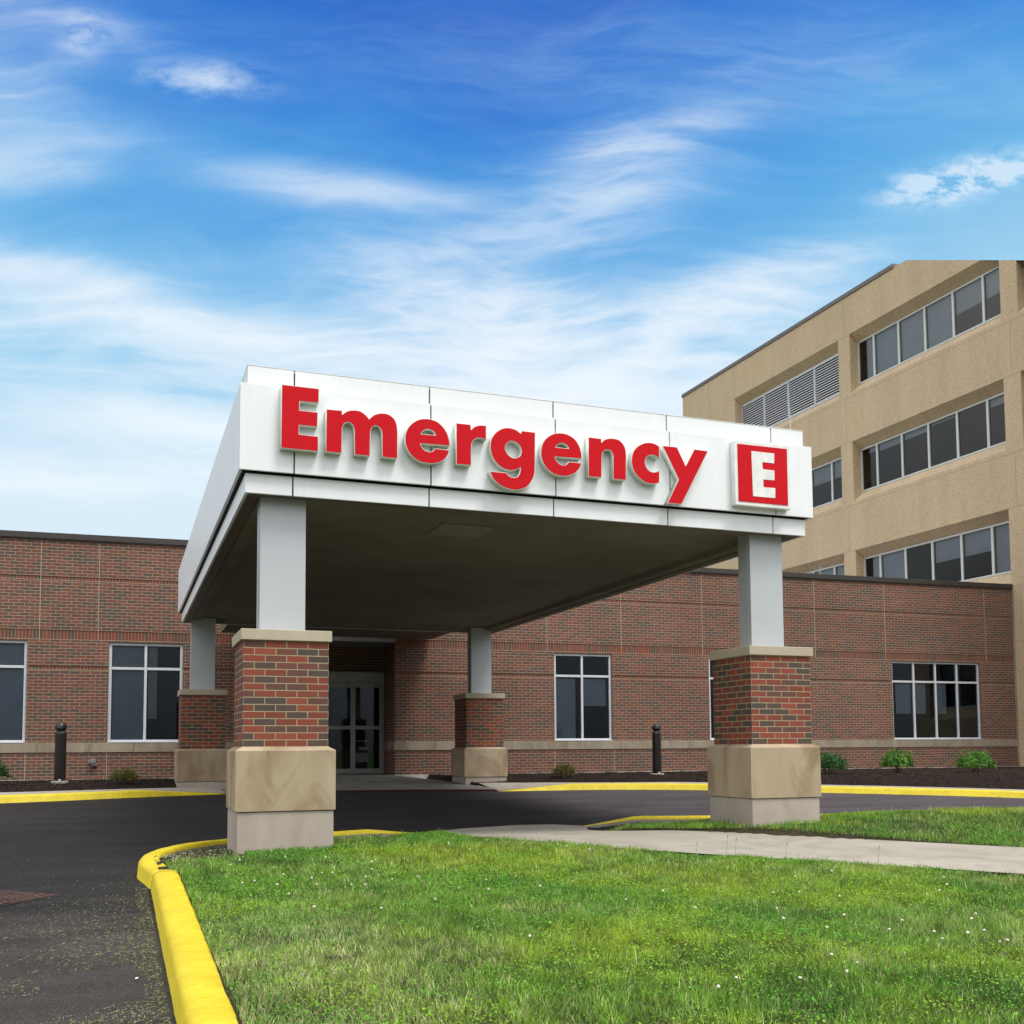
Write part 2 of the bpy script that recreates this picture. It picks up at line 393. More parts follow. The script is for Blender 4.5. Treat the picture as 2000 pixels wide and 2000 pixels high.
KA = [(.25, y) for y in np.arange(-4, 9.1, .16)] + [(.25, 9.12)]
kerb('kerb', KA, [.15] * len(KA), width=.215)
KB = smooth_path([(.245, 9.125), (.215, 9.35), (.165, 9.75), (.155, 10.0), (.20, 10.45), (.37, 10.95), (.65, 11.33), (1.08, 11.61), (1.7, 11.83), (2.31, 12.01), (2.9, 12.17), (3.3, 12.35), (3.68, 12.62)], 5)
hb = [.145 if p[0] < 2.7 else max(.006, .145 * (3.68 - p[0]) / .98) for p in KB]
kerb('kerb', KB, hb, width=.2)
KC = smooth_path([(5.84, 12.86), (6.43, 12.60), (7.43, 12.34), (9.1, 12.06), (11.2, 11.6), (14, 10.6), (18, 8.2), (24, 2)], 6)
hc = [min(.15, .01 + .14 * max(0, (p[0] - 5.84) / .62)) for p in KC]
kerb('kerb', KC, hc, width=.16)
KD = smooth_path([(-16, 15.2), (-10, 17.1), (-5, 18.25), (-1.78, 18.74), (.36, 19.38), (1.09, 19.56), (1.9, 19.72)], 7)
hd = [.125 if p[0] < .36 else max(.004, .125 * (1.9 - p[0]) / 1.54) for p in KD]
kerb('kerb', KD, hd, width=.15, side=-1)
KE = smooth_path([(6.85, 18.98), (7.6, 18.95), (8.35, 18.92), (9.61, 18.71), (10.94, 18.15), (12.78, 16.98), (14.31, 15.95), (15.64, 14.80), (18.5, 11.8), (21, 8.5), (24, 2)], 7)
he = [.125 if p[0] > 8.35 else max(.004, .125 * (p[0] - 6.85) / 1.5) for p in KE]
kerb('kerb', KE, he, width=.15, side=-1)

# pavement + flush slab behind the far kerb
def strip(name, A, B, za, zb, mat, under=.12):
    m = MB()
    for i in range(len(A) - 1):
        m.quad([(A[i][0], A[i][1], za(*A[i])), (A[i + 1][0], A[i + 1][1], za(*A[i + 1])), (B[i + 1][0], B[i + 1][1], zb(*B[i + 1])), (B[i][0], B[i][1], zb(*B[i]))])
    return tag(m.build(name, mat, weld=True), kind='structure')
def offs(P, d):
    out = []; df = d if callable(d) else (lambda x: d)
    for i in range(len(P)):
        d = df(P[i][0])
        t = np.array(P[min(i + 1, len(P) - 1)]) - np.array(P[max(i - 1, 0)]); t = t / np.linalg.norm(t)
        out.append((P[i][0] - t[1] * d, P[i][1] + t[0] * d))
    return out
kt = lambda h: (lambda x, y: zr(y) + h)
D1 = offs(KD, .14); D2 = offs(KD, .95)
strip('pavement', D1, D2, lambda x, y: zr(y) + (.118 if x < .3 else max(.0, .118 * (1.9 - x) / 1.6)), lambda x, y: .515 if x > -5 else .515, M['concrete'])
E1 = offs(KE, .14); E2 = offs(KE, lambda x: .42 + 1.0 * max(0, min(1, (9.3 - x) / 2.2)))
strip('pavement', E1, E2, lambda x, y: zr(y) + (.118 if x > 8.35 else max(.0, .118 * (x - 6.85) / 1.5)), lambda x, y: min(zr(y) + .13, .505), M['concrete'])
m = MB()
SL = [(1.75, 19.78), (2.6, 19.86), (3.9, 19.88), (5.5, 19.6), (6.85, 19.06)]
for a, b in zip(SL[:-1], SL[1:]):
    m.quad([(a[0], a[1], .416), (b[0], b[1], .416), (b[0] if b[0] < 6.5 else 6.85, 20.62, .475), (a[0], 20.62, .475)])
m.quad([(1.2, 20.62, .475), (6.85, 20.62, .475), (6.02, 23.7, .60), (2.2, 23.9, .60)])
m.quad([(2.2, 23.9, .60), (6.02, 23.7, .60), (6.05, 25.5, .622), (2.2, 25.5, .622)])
tag(m.build('pavement', mat_stone('entrance_slab', (.17, .165, .145), (.235, .225, .20), (.13, .125, .11), .9, .14, False)), kind='structure')  # darker copy of the concrete, with the canopy's shade in its colour
m = MB()
for a, b in zip(SL[:-1], SL[1:]):
    m.quad([(a[0], a[1] - .02, zr(a[1]) + .012), (b[0], b[1] - .02, zr(b[1]) + .012), (b[0], b[1] + .14, .4245), (a[0], a[1] + .14, .4245)])
tag(m.build('kerb_line', M['redline']), kind='structure')

# mulch bed
def mulch(poly_front, xs):
    pass
nx, ny = 330, 60
def fronty(x):
    P = D2 if x < 3 else E2
    px = [p[0] for p in P]; py = [p[1] for p in P]
    return float(np.interp(x, px, py))
V = []; Fq = []
XS = np.linspace(-16, 23.9, nx)
for i, x in enumerate(XS):
    y0 = (float(np.interp(x, [p[0] for p in D2], [p[1] for p in D2])) if x < 1.9 else float(np.interp(x, [p[0] for p in E2], [p[1] for p in E2])) if x > 6.9 else 20.2) - .02
    y1 = 24.3
    for j in range(ny):
        t = (j / (ny - 1)) ** 1.6; y = y0 + (y1 - y0) * t
        zb = min(zr(y0) + .115, .49) if x > 6.9 else .50
        z = zb + (.60 - zb) * min(1, (y - y0) / 1.3) + random.uniform(-.008, .012)
        if 1.9 < x < 6.75: z = .34
        if 1.9 <= x <= 6.75 and y > 20.6: z = .40
        V.append((x, y, z - (.03 if j == 0 else 0)))
for i in range(nx - 1):
    for j in range(ny - 1):
        a = i * ny + j; Fq.append((a, a + ny, a + ny + 1, a + 1))
np_m = np_mesh('mulch_bed', np.array(V), [np.array(Fq)], M['mulch'], smooth=True); tag(np_m, kind='structure')

# lawn soil sheet
NEAR = [(3.45, 12.75), (3.42, 11.5), (3.6, 10.8), (3.95, 10.2), (4.3, 9.6), (4.8, 8.9), (5.4, 8.15), (6.1, 7.3), (6.8, 6.45), (8.0, 5.0), (10, 2.6), (14, -2.2), (16, -4.6)]
FARW = [(5.88, 12.84), (5.36, 11.5), (5.85, 10.75), (6.75, 9.85), (7.4, 9.0), (8.05, 8.2), (8.9, 7.2), (10, 5.8), (12, 3.2), (16, -1.6), (18, -4)]
WALK = NEAR + FARW[::-1]
LAWN = [(.45, -4)] + [(p[0], p[1]) for p in offs(KA, -.195)[4:]] + offs(KB, -.13)[2:-3] + [(3.6, 12.3), (5.9, 12.3)] + offs(KC, -.09)[3:] + [(24, -4)]
gs = .12
gx = np.arange(.2, 24.2, gs); gy = np.arange(-4, 12.9, gs)
GX, GY = np.meshgrid(gx, gy, indexing='ij')
ZZ = Hs(GX, GY) + rng.normal(0, .004, GX.shape)
cap = np.vectorize(zr)(GY) + .145
ZZ = np.where(GY > 10.9, np.minimum(ZZ, cap), ZZ) - .012
ZZ = ZZ - .05 * inpoly(GX, GY, NEAR + FARW[::-1])
idx = np.arange(GX.size).reshape(GX.shape)
cx = GX[:-1, :-1] + gs / 2; cy_ = GY[:-1, :-1] + gs / 2
ins = inpoly(cx, cy_, LAWN)
q = np.stack([idx[:-1, :-1], idx[1:, :-1], idx[1:, 1:], idx[:-1, 1:]], -1)[ins]
used, inv = np.unique(q, return_inverse=True)
VV = np.stack([GX, GY, ZZ], -1).reshape(-1, 3)[used]
tag(np_mesh('lawn', VV, [inv.reshape(-1, 4)], M['soil'], smooth=True), kind='structure')

# walkway ribbon
nA = smooth_path(NEAR, 6); nB = smooth_path(FARW, 7)
def resample(P, n):
    P = np.array(P); d = np.r_[0, np.cumsum(np.linalg.norm(np.diff(P, axis=0), axis=1))]; t = np.linspace(0, d[-1], n)
    return np.c_[np.interp(t, d, P[:, 0]), np.interp(t, d, P[:, 1])]
nA = resample(nA, 70); nB = resample(nB, 70)
def zw(x, y):
    base = .035 + .02 * y + .012
    if y > 10.6: t = min(1, (y - 10.6) / 2.15); base = base * (1 - t) + (zr(y) + .004) * t
    return base
m = MB()
for i in range(69):
    for k in range(6):
        def pt(j, kk):
            t = kk / 6; p = nA[j] * (1 - t) + nB[j] * t; return (p[0], p[1], zw(*p))
        m.quad([pt(i, k), pt(i, k + 1), pt(i + 1, k + 1), pt(i + 1, k)])
# apron lip towards the road
m.quad([(3.45, 12.75, zw(3.45, 12.75)), (3.62, 12.72, zr(12.72) + .003), (4.16, 13.02, zr(13.02) + .003), (4.2, 12.75, zw(4.2, 12.75))])
m.quad([(4.2, 12.75, zw(4.2, 12.75)), (4.16, 13.02, zr(13.02) + .003), (5.0, 13.22, zr(13.22) + .003), (5.1, 12.8, zw(5.1, 12.8))])
m.quad([(5.1, 12.8, zw(5.1, 12.8)), (5.0, 13.22, zr(13.22) + .003), (5.5, 13.15, zr(13.15) + .003), (5.88, 12.84, zw(5.88, 12.84))])
tag(m.build('walkway', M['concrete'], weld=True), kind='structure')

# ------------------------------------------------------------------ pier
YF, YB = 10.171, 20.608
def make_pier(parent, x0, y0, zg):
    w = .812; cx, cy = x0 + w / 2, y0 + w / 2
    m = MB(); m.uvo = (x0, 1.232); m.box(x0, x0 + w, y0, y0 + w, 1.225, 2.252)
    # side faces need their own brick origin
    p = m.build('pier', M['brick_pier'], parent)
    me = p.data
    for poly in me.polygons:
        if abs(poly.normal.x) > .5:
            for li in poly.loop_indices:
                co = me.vertices[me.loops[li].vertex_index].co; me.uv_layers[0].data[li].uv = (co.y - y0 + .1016, co.z - 1.232)
    m = MB(); m.box(x0 - .028, x0 + w + .028, y0 - .028, y0 + w + .028, 2.252, 2.358); m.build('capstone', M['cap'], p, bevel=.006)
    # stone base: four slabs with mitred wash on top
    e = .064; m = MB(); X0, X1, Y0, Y1 = x0 - e, x0 + w + e, y0 - e, y0 + w + e
    m.box(X0, X1, Y0, Y1, .622, 1.197, skip='t')
    i = [(X0, Y0), (X1, Y0), (X1, Y1), (X0, Y1)]; j = [(x0 + .004, y0 + .004), (x0 + w - .004, y0 + .004), (x0 + w - .004, y0 + w - .004), (x0 + .004, y0 + w - .004)]
    for k in range(4):
        a, b = i[k], i[(k + 1) % 4]; c, d = j[(k + 1) % 4], j[k]
        m.quad([(a[0], a[1], 1.197), (b[0], b[1], 1.197), (c[0], c[1], 1.236), (d[0], d[1], 1.236)])
    m.build('stone_base', M['pstone'], p, bevel=.005, weld=True)
    m = MB()  # joint line at the corner and at the base underside
    m.box(X0 - .002, X0 + .010, Y0 - .003, Y0 + .004, .64, 1.19); m.build('corner_joint', M['sealant'], p)
    m = MB(); m.box(X0 + .016, X1 - .016, Y0 + .016, Y1 - .016, zg - .35, .618); m.build('footing', M['footing'], p, bevel=.01)
    return p

# ------------------------------------------------------------------ canopy
can = empty('entrance_canopy', (4.3, 10.2, .1))
can.location = (0, 0, 0)
tag(can, 'white flat-roofed drive-through canopy on four brick and silver piers over the entrance', 'canopy')
FX0, FX1, FY0, FY1 = 1.032, 7.64, 10.182, 21.53
def ring_panels(x0, x1, y0, y1, z0, z1, xj, yj, g=.0075, t=.03):
    m = MB()
    xs = [x0] + xj + [x1]
    for a, b in zip(xs[:-1], xs[1:]):
        aa = a + (g if a != x0 else 0); bb = b - (g if b != x1 else 0)
        m.box(aa, bb, y0, y0 + t, z0, z1); m.box(aa, bb, y1 - t, y1, z0, z1)
    ys_ = [y0 + t] + yj + [y1 - t]
    for a, b in zip(ys_[:-1], ys_[1:]):
        aa = a + (.0035 if a != ys_[0] else 0); bb = b - (.0035 if b != ys_[-1] else 0)
        m.box(x0, x0 + t, aa, bb, z0, z1); m.box(x1 - t, x1, aa, bb, z0, z1)
    return m
XJ = [1.554 + 1.392 * k for k in range(5)]; YJ = [10.732 + 1.39 * k for k in range(8)]
ring_panels(FX0, FX1, FY0, FY1, 3.904, 4.756, XJ, YJ).build('fascia', M['white_panel'], can, bevel=.003)
ring_panels(1.108, 7.579, 10.259, 21.45, 4.760, 4.962, [x + .007 for x in XJ], YJ).build('parapet', M['white_panel'], can, bevel=.003)
ring_panels(1.095, 7.568, 10.245, 21.29, 3.694, 3.886, [x - .002 for x in XJ], YJ).build('lower_fascia', M['white_panel'], can, bevel=.003)
m = MB(); m.box(1.064, 7.608, 10.214, 21.498, 3.908, 4.750); m.box(1.14, 7.547, 10.291, 21.418, 4.750, 4.94)
m.box(1.127, 7.536, 10.277, 21.258, 3.80, 3.908); m.build('core', M['seam'], can)
# fascia underside return + parapet cap + roof
m = MB()
m.box(1.105, 7.582, 10.256, 10.30, 4.9625, 4.969); m.box(1.105, 7.582, 21.41, 21.453, 4.9625, 4.969); m.box(1.105, 1.15, 10.30, 21.41, 4.9625, 4.969); m.box(7.53, 7.582, 10.30, 21.41, 4.9625, 4.969)
m.build('parapet_cap', M['white_panel'], can)
m = MB(); m.box(1.15, 7.53, 10.30, 21.41, 4.940, 4.95); m.build('roof', M['roof'], can)
# soffit: perimeter beam underside, step, field, running on to the wall as a lower link
m = MB()
a0, a1, b0, b1 = 1.127, 7.536, 10.277, 21.258
i0, i1, j0, j1 = 1.25, 7.41, 10.40, 21.13
m.quad([(a0, b0, 3.700), (i0, j0, 3.700), (i1, j0, 3.700), (a1, b0, 3.700)]); m.quad([(a0, b1, 3.700), (a1, b1, 3.700), (i1, j1, 3.700), (i0, j1, 3.700)])
m.quad([(a0, b0, 3.700), (a0, b1, 3.700), (i0, j1, 3.700), (i0, j0, 3.700)]); m.quad([(a1, b0, 3.700), (i1, j0, 3.700), (i1, j1, 3.700), (a1, b1, 3.700)])
m.build('soffit_edge', M['soffit_edge'], can)
m = MB()
def ringq(m, r0, z0, r1, z1):
    (x0, x1, y0, y1), (u0, u1, w0, w1) = r0, r1
    A = [(x0, y0), (x1, y0), (x1, y1), (x0, y1)]; B = [(u0, w0), (u1, w0), (u1, w1), (u0, w1)]
    for k in range(4):
        a, b = A[k], A[(k + 1) % 4]; c, d = B[(k + 1) % 4], B[k]
        m.quad([(a[0], a[1], z0), (d[0], d[1], z1), (c[0], c[1], z1), (b[0], b[1], z0)])
ringq(m, (i0 + .012, i1 - .012, j0 + .012, j1 - .012), 3.712, (i0 + .17, i1 - .17, j0 + .17, j1 - .17), 3.712)
ringq(m, (i0 + .17, i1 - .17, j0 + .17, j1 - .17), 3.712, (i0 + .20, i1 - .20, j0 + .20, j1 - .20), 3.777)
ringq(m, (i0, i1, j0, j1), 3.76, (i0 + .012, i1 - .012, j0 + .012, j1 - .012), 3.712)
ringq(m, (i0, i1, j0, j1), 3.70, (i0 + .001, i1 - .001, j0 + .001, j1 - .001), 3.76)
m.quad([(i0 + .2, j0 + .2, 3.777), (i0 + .2, j1 - .2, 3.777), (i1 - .2, j1 - .2, 3.777), (i1 - .2, j0 + .2, 3.777)])
m.build('soffit', M['soffit'], can)
m = MB(); m.box(2.04, 6.85, 21.31, 23.60, 3.786, 4.30); m.build('link_roof', M['soffit'], can)
m = MB(); m.box(3.41, 4.06, 11.31, 11.93, 3.765, 3.774); m.build('access_panel', mat_plain('access_panel_paint', (.25, .23, .19), .7), can)
def downlight(x, y):
    m = MB(); z = 3.7765
    m.lathe([(.10, z), (.10, z - .008), (.075, z - .008), (.068, z + .0)], 20); o = m.build('downlight', M['soffit_edge'], can)
    m = MB(); m.lathe([(.0, z - .003), (.07, z - .003)], 20); m.build('lens', M['lamp'], o)
for x in (2.47, 6.27):
    for y in (12.5, 15.43, 18.39): downlight(x, y)
# piers and columns
for (x0, y0, zg, c0) in [(1.089, YF, .27, 1.266), (6.724, YF, .32, 6.918), (1.072, YB, .45, 1.253), (6.722, YB, .45, 6.915)]:
    make_pier(can, x0, y0, zg)
    m = MB(); m.box(c0, c0 + .446, y0 + .26, y0 + .51, 2.360, 3.76 if y0 < 15 else 3.76)
    m.box(c0 - .003, c0 - .001, y0 + .352, y0 + .358, 2.40, 3.69, 1); m.box(c0 + .447, c0 + .449, y0 + .352, y0 + .358, 2.40, 3.69, 1)
    col = m.build('column', [M['silver'], M['sealant']], can, bevel=.004)
    m = MB(); m.box(c0 - .01, c0 + .456, y0 + .25, y0 + .52, 2.3585, 2.372); m.build('base_plate', M['silver'], col)

# ------------------------------------------------------------------ letters
LT = json.loads('''{"E":[[[1.419,4.744,0],[1.773,4.743,0],[1.769,4.609,0],[1.583,4.605,0],[1.583,4.507,0],[1.762,4.505,0],[1.758,4.368,0],[1.582,4.369,0],[1.579,4.268,0],[1.767,4.264,0],[1.768,4.124,0],[1.415,4.125,0]]],"m":[[[1.855,4.547,0],[2.002,4.55,0],[2.003,4.512,0],[2.011,4.511,0],[2.045,4.541,1],[2.08,4.557,1],[2.121,4.566,1],[2.17,4.566,1],[2.211,4.552,1],[2.25,4.524,1],[2.278,4.491,0],[2.309,4.524,1],[2.351,4.551,1],[2.408,4.566,1],[2.464,4.564,1],[2.507,4.545,1],[2.539,4.513,1],[2.558,4.465,1],[2.564,4.409,1],[2.566,4.381,0],[2.565,4.128,0],[2.416,4.127,0],[2.415,4.366,0],[2.405,4.403,1],[2.387,4.428,1],[2.366,4.44,1],[2.345,4.443,1],[2.32,4.433,1],[2.301,4.41,1],[2.29,4.378,1],[2.287,4.346,0],[2.283,4.127,0],[2.137,4.127,0],[2.134,4.369,0],[2.125,4.403,1],[2.108,4.431,1],[2.087,4.444,1],[2.063,4.447,1],[2.035,4.437,1],[2.017,4.416,1],[2.006,4.387,1],[2.003,4.352,0],[1.999,4.129,0],[1.85,4.128,0]]],"e":[[[3.116,4.311,0],[3.114,4.341,1],[3.103,4.389,1],[3.083,4.442,1],[3.05,4.489,1],[3.004,4.529,1],[2.954,4.551,1],[2.898,4.559,1],[2.852,4.557,1],[2.802,4.546,1],[2.752,4.52,1],[2.71,4.483,1],[2.68,4.443,1],[2.661,4.399,1],[2.653,4.349,1],[2.655,4.295,1],[2.67,4.243,1],[2.697,4.196,1],[2.737,4.158,1],[2.787,4.126,1],[2.847,4.11,1],[2.908,4.108,1],[2.963,4.115,1],[3.019,4.135,1],[3.065,4.169,1],[3.095,4.212,1],[3.111,4.256,0],[2.966,4.259,0],[2.956,4.246,1],[2.938,4.229,1],[2.913,4.219,1],[2.882,4.221,1],[2.847,4.235,1],[2.822,4.26,1],[2.807,4.283,1],[2.803,4.305,0]],[[2.807,4.394,0],[2.818,4.413,1],[2.837,4.437,1],[2.86,4.453,1],[2.883,4.46,1],[2.913,4.46,1],[2.943,4.448,1],[2.964,4.428,1],[2.976,4.399,0]]],"r":[[[3.195,4.548,0],[3.344,4.548,0],[3.346,4.494,0],[3.354,4.495,0],[3.38,4.523,1],[3.411,4.541,1],[3.453,4.552,1],[3.513,4.554,0],[3.512,4.415,0],[3.484,4.424,1],[3.453,4.427,1],[3.421,4.423,1],[3.39,4.408,1],[3.367,4.383,1],[3.352,4.349,1],[3.348,4.308,0],[3.347,4.128,0],[3.194,4.126,0]]],"g":[[[3.914,4.541,0],[4.062,4.539,0],[4.056,4.164,0],[4.052,4.115,0],[4.043,4.072,1],[4.021,4.025,1],[3.988,3.979,1],[3.943,3.941,1],[3.889,3.92,1],[3.835,3.91,1],[3.776,3.914,1],[3.717,3.928,1],[3.664,3.952,1],[3.617,3.987,1],[3.582,4.029,1],[3.564,4.076,0],[3.736,4.076,0],[3.747,4.06,1],[3.771,4.043,1],[3.8,4.033,1],[3.83,4.033,1],[3.86,4.044,1],[3.881,4.066,1],[3.895,4.099,1],[3.901,4.128,1],[3.902,4.156,0],[3.866,4.136,1],[3.825,4.12,1],[3.783,4.115,1],[3.736,4.12,1],[3.689,4.137,1],[3.642,4.169,1],[3.604,4.213,1],[3.578,4.267,1],[3.566,4.322,1],[3.567,4.378,1],[3.582,4.431,1],[3.608,4.475,1],[3.65,4.515,1],[3.697,4.543,1],[3.75,4.556,1],[3.804,4.555,1],[3.851,4.543,1],[3.884,4.523,1],[3.908,4.509,0]],[[3.722,4.337,1],[3.728,4.372,1],[3.749,4.402,1],[3.779,4.422,1],[3.809,4.429,1],[3.845,4.423,1],[3.877,4.403,1],[3.901,4.374,1],[3.913,4.339,1],[3.909,4.298,1],[3.891,4.268,1],[3.861,4.249,1],[3.826,4.241,1],[3.79,4.249,1],[3.757,4.27,1],[3.734,4.302,1]]],"e2":[[[4.6,4.315,0],[4.598,4.358,1],[4.586,4.409,1],[4.562,4.465,1],[4.525,4.51,1],[4.478,4.54,1],[4.423,4.558,1],[4.361,4.562,1],[4.299,4.551,1],[4.244,4.527,1],[4.195,4.489,1],[4.161,4.443,1],[4.142,4.392,1],[4.135,4.343,1],[4.138,4.292,1],[4.153,4.241,1],[4.18,4.195,1],[4.219,4.156,1],[4.268,4.126,1],[4.326,4.108,1],[4.387,4.106,1],[4.449,4.116,1],[4.505,4.141,1],[4.552,4.18,1],[4.581,4.217,1],[4.597,4.258,0],[4.454,4.259,0],[4.441,4.242,1],[4.419,4.223,1],[4.388,4.215,1],[4.355,4.22,1],[4.324,4.237,1],[4.3,4.264,1],[4.29,4.286,1],[4.29,4.307,0]],[[4.295,4.401,0],[4.307,4.425,1],[4.335,4.451,1],[4.372,4.462,1],[4.406,4.458,1],[4.437,4.441,1],[4.452,4.422,1],[4.458,4.402,0]]],"n":[[[4.69,4.55,0],[4.837,4.55,0],[4.836,4.511,0],[4.846,4.509,0],[4.875,4.538,1],[4.91,4.555,1],[4.962,4.564,1],[5.02,4.563,1],[5.066,4.547,1],[5.1,4.515,1],[5.123,4.473,1],[5.131,4.428,1],[5.134,4.381,0],[5.129,4.126,0],[4.982,4.124,0],[4.985,4.361,0],[4.982,4.388,1],[4.972,4.416,1],[4.957,4.435,1],[4.934,4.444,1],[4.908,4.443,1],[4.883,4.435,1],[4.859,4.415,1],[4.845,4.388,1],[4.84,4.353,0],[4.833,4.128,0],[4.685,4.127,0]]],"c":[[[5.546,4.535,0],[5.512,4.55,1],[5.471,4.561,1],[5.423,4.563,1],[5.37,4.553,1],[5.317,4.531,1],[5.269,4.495,1],[5.233,4.449,1],[5.213,4.393,1],[5.208,4.334,1],[5.216,4.282,1],[5.241,4.226,1],[5.279,4.181,1],[5.328,4.143,1],[5.386,4.118,1],[5.451,4.113,1],[5.499,4.119,1],[5.539,4.131,0],[5.542,4.258,0],[5.519,4.246,1],[5.489,4.237,1],[5.453,4.236,1],[5.418,4.249,1],[5.386,4.276,1],[5.369,4.312,1],[5.365,4.351,1],[5.374,4.387,1],[5.397,4.416,1],[5.427,4.431,1],[5.463,4.437,1],[5.504,4.429,1],[5.544,4.408,0]]],"y":[[[5.598,4.544,0],[5.769,4.546,0],[5.879,4.337,0],[5.995,4.543,0],[6.164,4.54,0],[5.818,3.912,0],[5.648,3.911,0],[5.792,4.186,0]]],"box":[[[6.517,4.706,0],[7.267,4.707,0],[7.269,3.954,0],[6.52,3.957,0]]],"red":[[[6.557,4.665,0],[7.227,4.667,0],[7.226,4.0,0],[6.559,4.0,0]]],"E2":[[[6.74,4.597,0],[7.049,4.597,0],[7.045,4.481,0],[6.883,4.48,0],[6.888,4.397,0],[7.047,4.396,0],[7.044,4.28,0],[6.891,4.278,0],[6.893,4.188,0],[7.052,4.19,0],[7.049,4.072,0],[6.749,4.071,0]]]}''')
def spline_pts(loop):
    P = [Vector((x, z)) for x, z, s_ in loop]; S = [s_ for _, _, s_ in loop]; n = len(P); out = []
    for i in range(n):
        a, b = P[i], P[(i + 1) % n]; out.append(a)
        if S[i] or S[(i + 1) % n]:
            ta = (b - P[i - 1]) * .5 if S[i] else (b - a) * 1.0
            tb = (P[(i + 2) % n] - a) * .5 if S[(i + 1) % n] else (b - a) * 1.0
            # scale tangents to chord length
            L_ = (b - a).length
            ta = ta.normalized() * L_ if ta.length > 0 else ta; tb = tb.normalized() * L_ if tb.length > 0 else tb
            for k in range(1, 6):
                t = k / 6; h1 = 2 * t ** 3 - 3 * t * t + 1; h2 = t ** 3 - 2 * t * t + t; h3 = -2 * t ** 3 + 3 * t * t; h4 = t ** 3 - t * t
                out.append(a * h1 + ta * h2 + b * h3 + tb * h4)
    return out
def curve_mesh(name, loops, y, half, mat, parent, offset=0.0, bev=0.0):
    cu = bpy.data.curves.new('tmp', 'CURVE'); cu.dimensions = '2D'; cu.fill_mode = 'BOTH'; cu.extrude = half; cu.offset = offset
    for lp in loops:
        pts = spline_pts(lp); sp = cu.splines.new('POLY'); sp.points.add(len(pts) - 1); sp.use_cyclic_u = True
        for q, p in zip(sp.points, pts): q.co = (p.x, p.y, 0, 1)
    co = bpy.data.objects.new('tmp', cu); C.objects.link(co)
    dg = bpy.context.evaluated_depsgraph_get(); dg.update()
    me = bpy.data.meshes.new_from_object(co.evaluated_get(dg)); me.name = name
    C.objects.unlink(co); bpy.data.objects.remove(co); bpy.data.curves.remove(cu)
    for v in me.vertices: v.co = Vector((v.co.x, y - v.co.z, v.co.y))
    bm = bmesh.new(); bm.from_mesh(me); bmesh.ops.remove_doubles(bm, verts=bm.verts, dist=2e-5); bmesh.ops.recalc_face_normals(bm, faces=bm.faces); bm.to_mesh(me); bm.free()
    me.materials.clear(); me.materials.append(mat)
    o = bpy.data.objects.new(name, me); C.objects.link(o); o.parent = parent; return o
sign = empty('emergency_sign'); tag(sign, 'row of raised red channel letters reading Emergency on the white canopy fascia', 'sign')
LF = FY0 - .09
for k in ['E', 'm', 'e', 'r', 'g', 'e2', 'n', 'c', 'y']:
    b = curve_mesh('letter', LT[k], LF + .0455, .0445, M['return'], sign, offset=.006)
    curve_mesh('letter_face', LT[k], LF - .0005, .0015, M['red'], b)
em = empty('emblem_sign'); tag(em, 'square white box sign with a white E on a red panel beside the red letters', 'sign')
bx = curve_mesh('sign_box', LT['box'], LF + .0455, .0445, M['sign_white'], em)
bv = bx.modifiers.new('b', 'BEVEL'); bv.width = .006; bv.segments = 2; bv.limit_method = 'ANGLE'
curve_mesh('red_panel', LT['red'], LF - .002, .0025, M['red'], em)
curve_mesh('white_letter', LT['E2'], LF - .006, .0018, M['sign_white'], em)

# ------------------------------------------------------------------ brick building (local u along wall, +y into building)
KW = math.atan(-.041749)
bb = empty('brick_building', (0, 24.010, 0), KW)
tag(bb, 'long one-storey red brick hospital wing with dark coping behind the canopy', 'building')
U0, U1 = -15.0, 24.09
DO = (3.15, 6.0)                                   # door recess
WIN = [(-3.38, -1.856), (-.25, 1.272), (9.969, 11.507), (14.23, 15.76), (19.88, 22.863)]
WZ0, WZ1 = 1.383, 3.545
def spans(z0, z1):
    cut = [DO] if z0 < 3.70 else []
    cut = list(cut) + [w for w in WIN if z0 < WZ1 - .01 and z1 > WZ0 + .01]
    cut.sort(); out = []; a = U0
    for c, d in cut: out.append((a, c)); a = d
    out.append((a, U1)); return out
layers = [(.56, 1.177, 0, 0), (1.383, 2.935, 0, 0), (2.935, 3.015, .012, 1), (3.015, 3.545, 0, 0), (3.545, 3.578, 0, 0), (3.578, 3.780, .012, 1), (3.780, 4.845, 0, 0), (4.845, 4.925, .012, 1), (4.925, 5.72, 0, 0)]
m = MB(); m.uvo = (0, .0)
for z0, z1, rec, mi in layers:
    for a, b in spans(z0, z1): m.box(a, b, rec, .35, z0, z1, mi)
# light bed joints under the bands
for z in (2.929, 3.571, 4.839):
    for a, b in spans(z, z + .007): m.box(a + .003, b - .003, -.0015, .05, z, z + .008, 2)
# upper and lower control joints
for u in (-8.2, -1.632, -.475, 9.79, 11.77, 14.06, 17.44, 19.69, 23.1): m.box(u - .006, u + .006, -.0025, .05, 3.586, 5.70, 2)
for u in (-3.38, -1.85, -.256, 1.272, 9.97, 11.54, 14.23, 19.885, 22.91): m.box(u - .006, u + .006, -.0025, .05, .60, 1.172, 2)
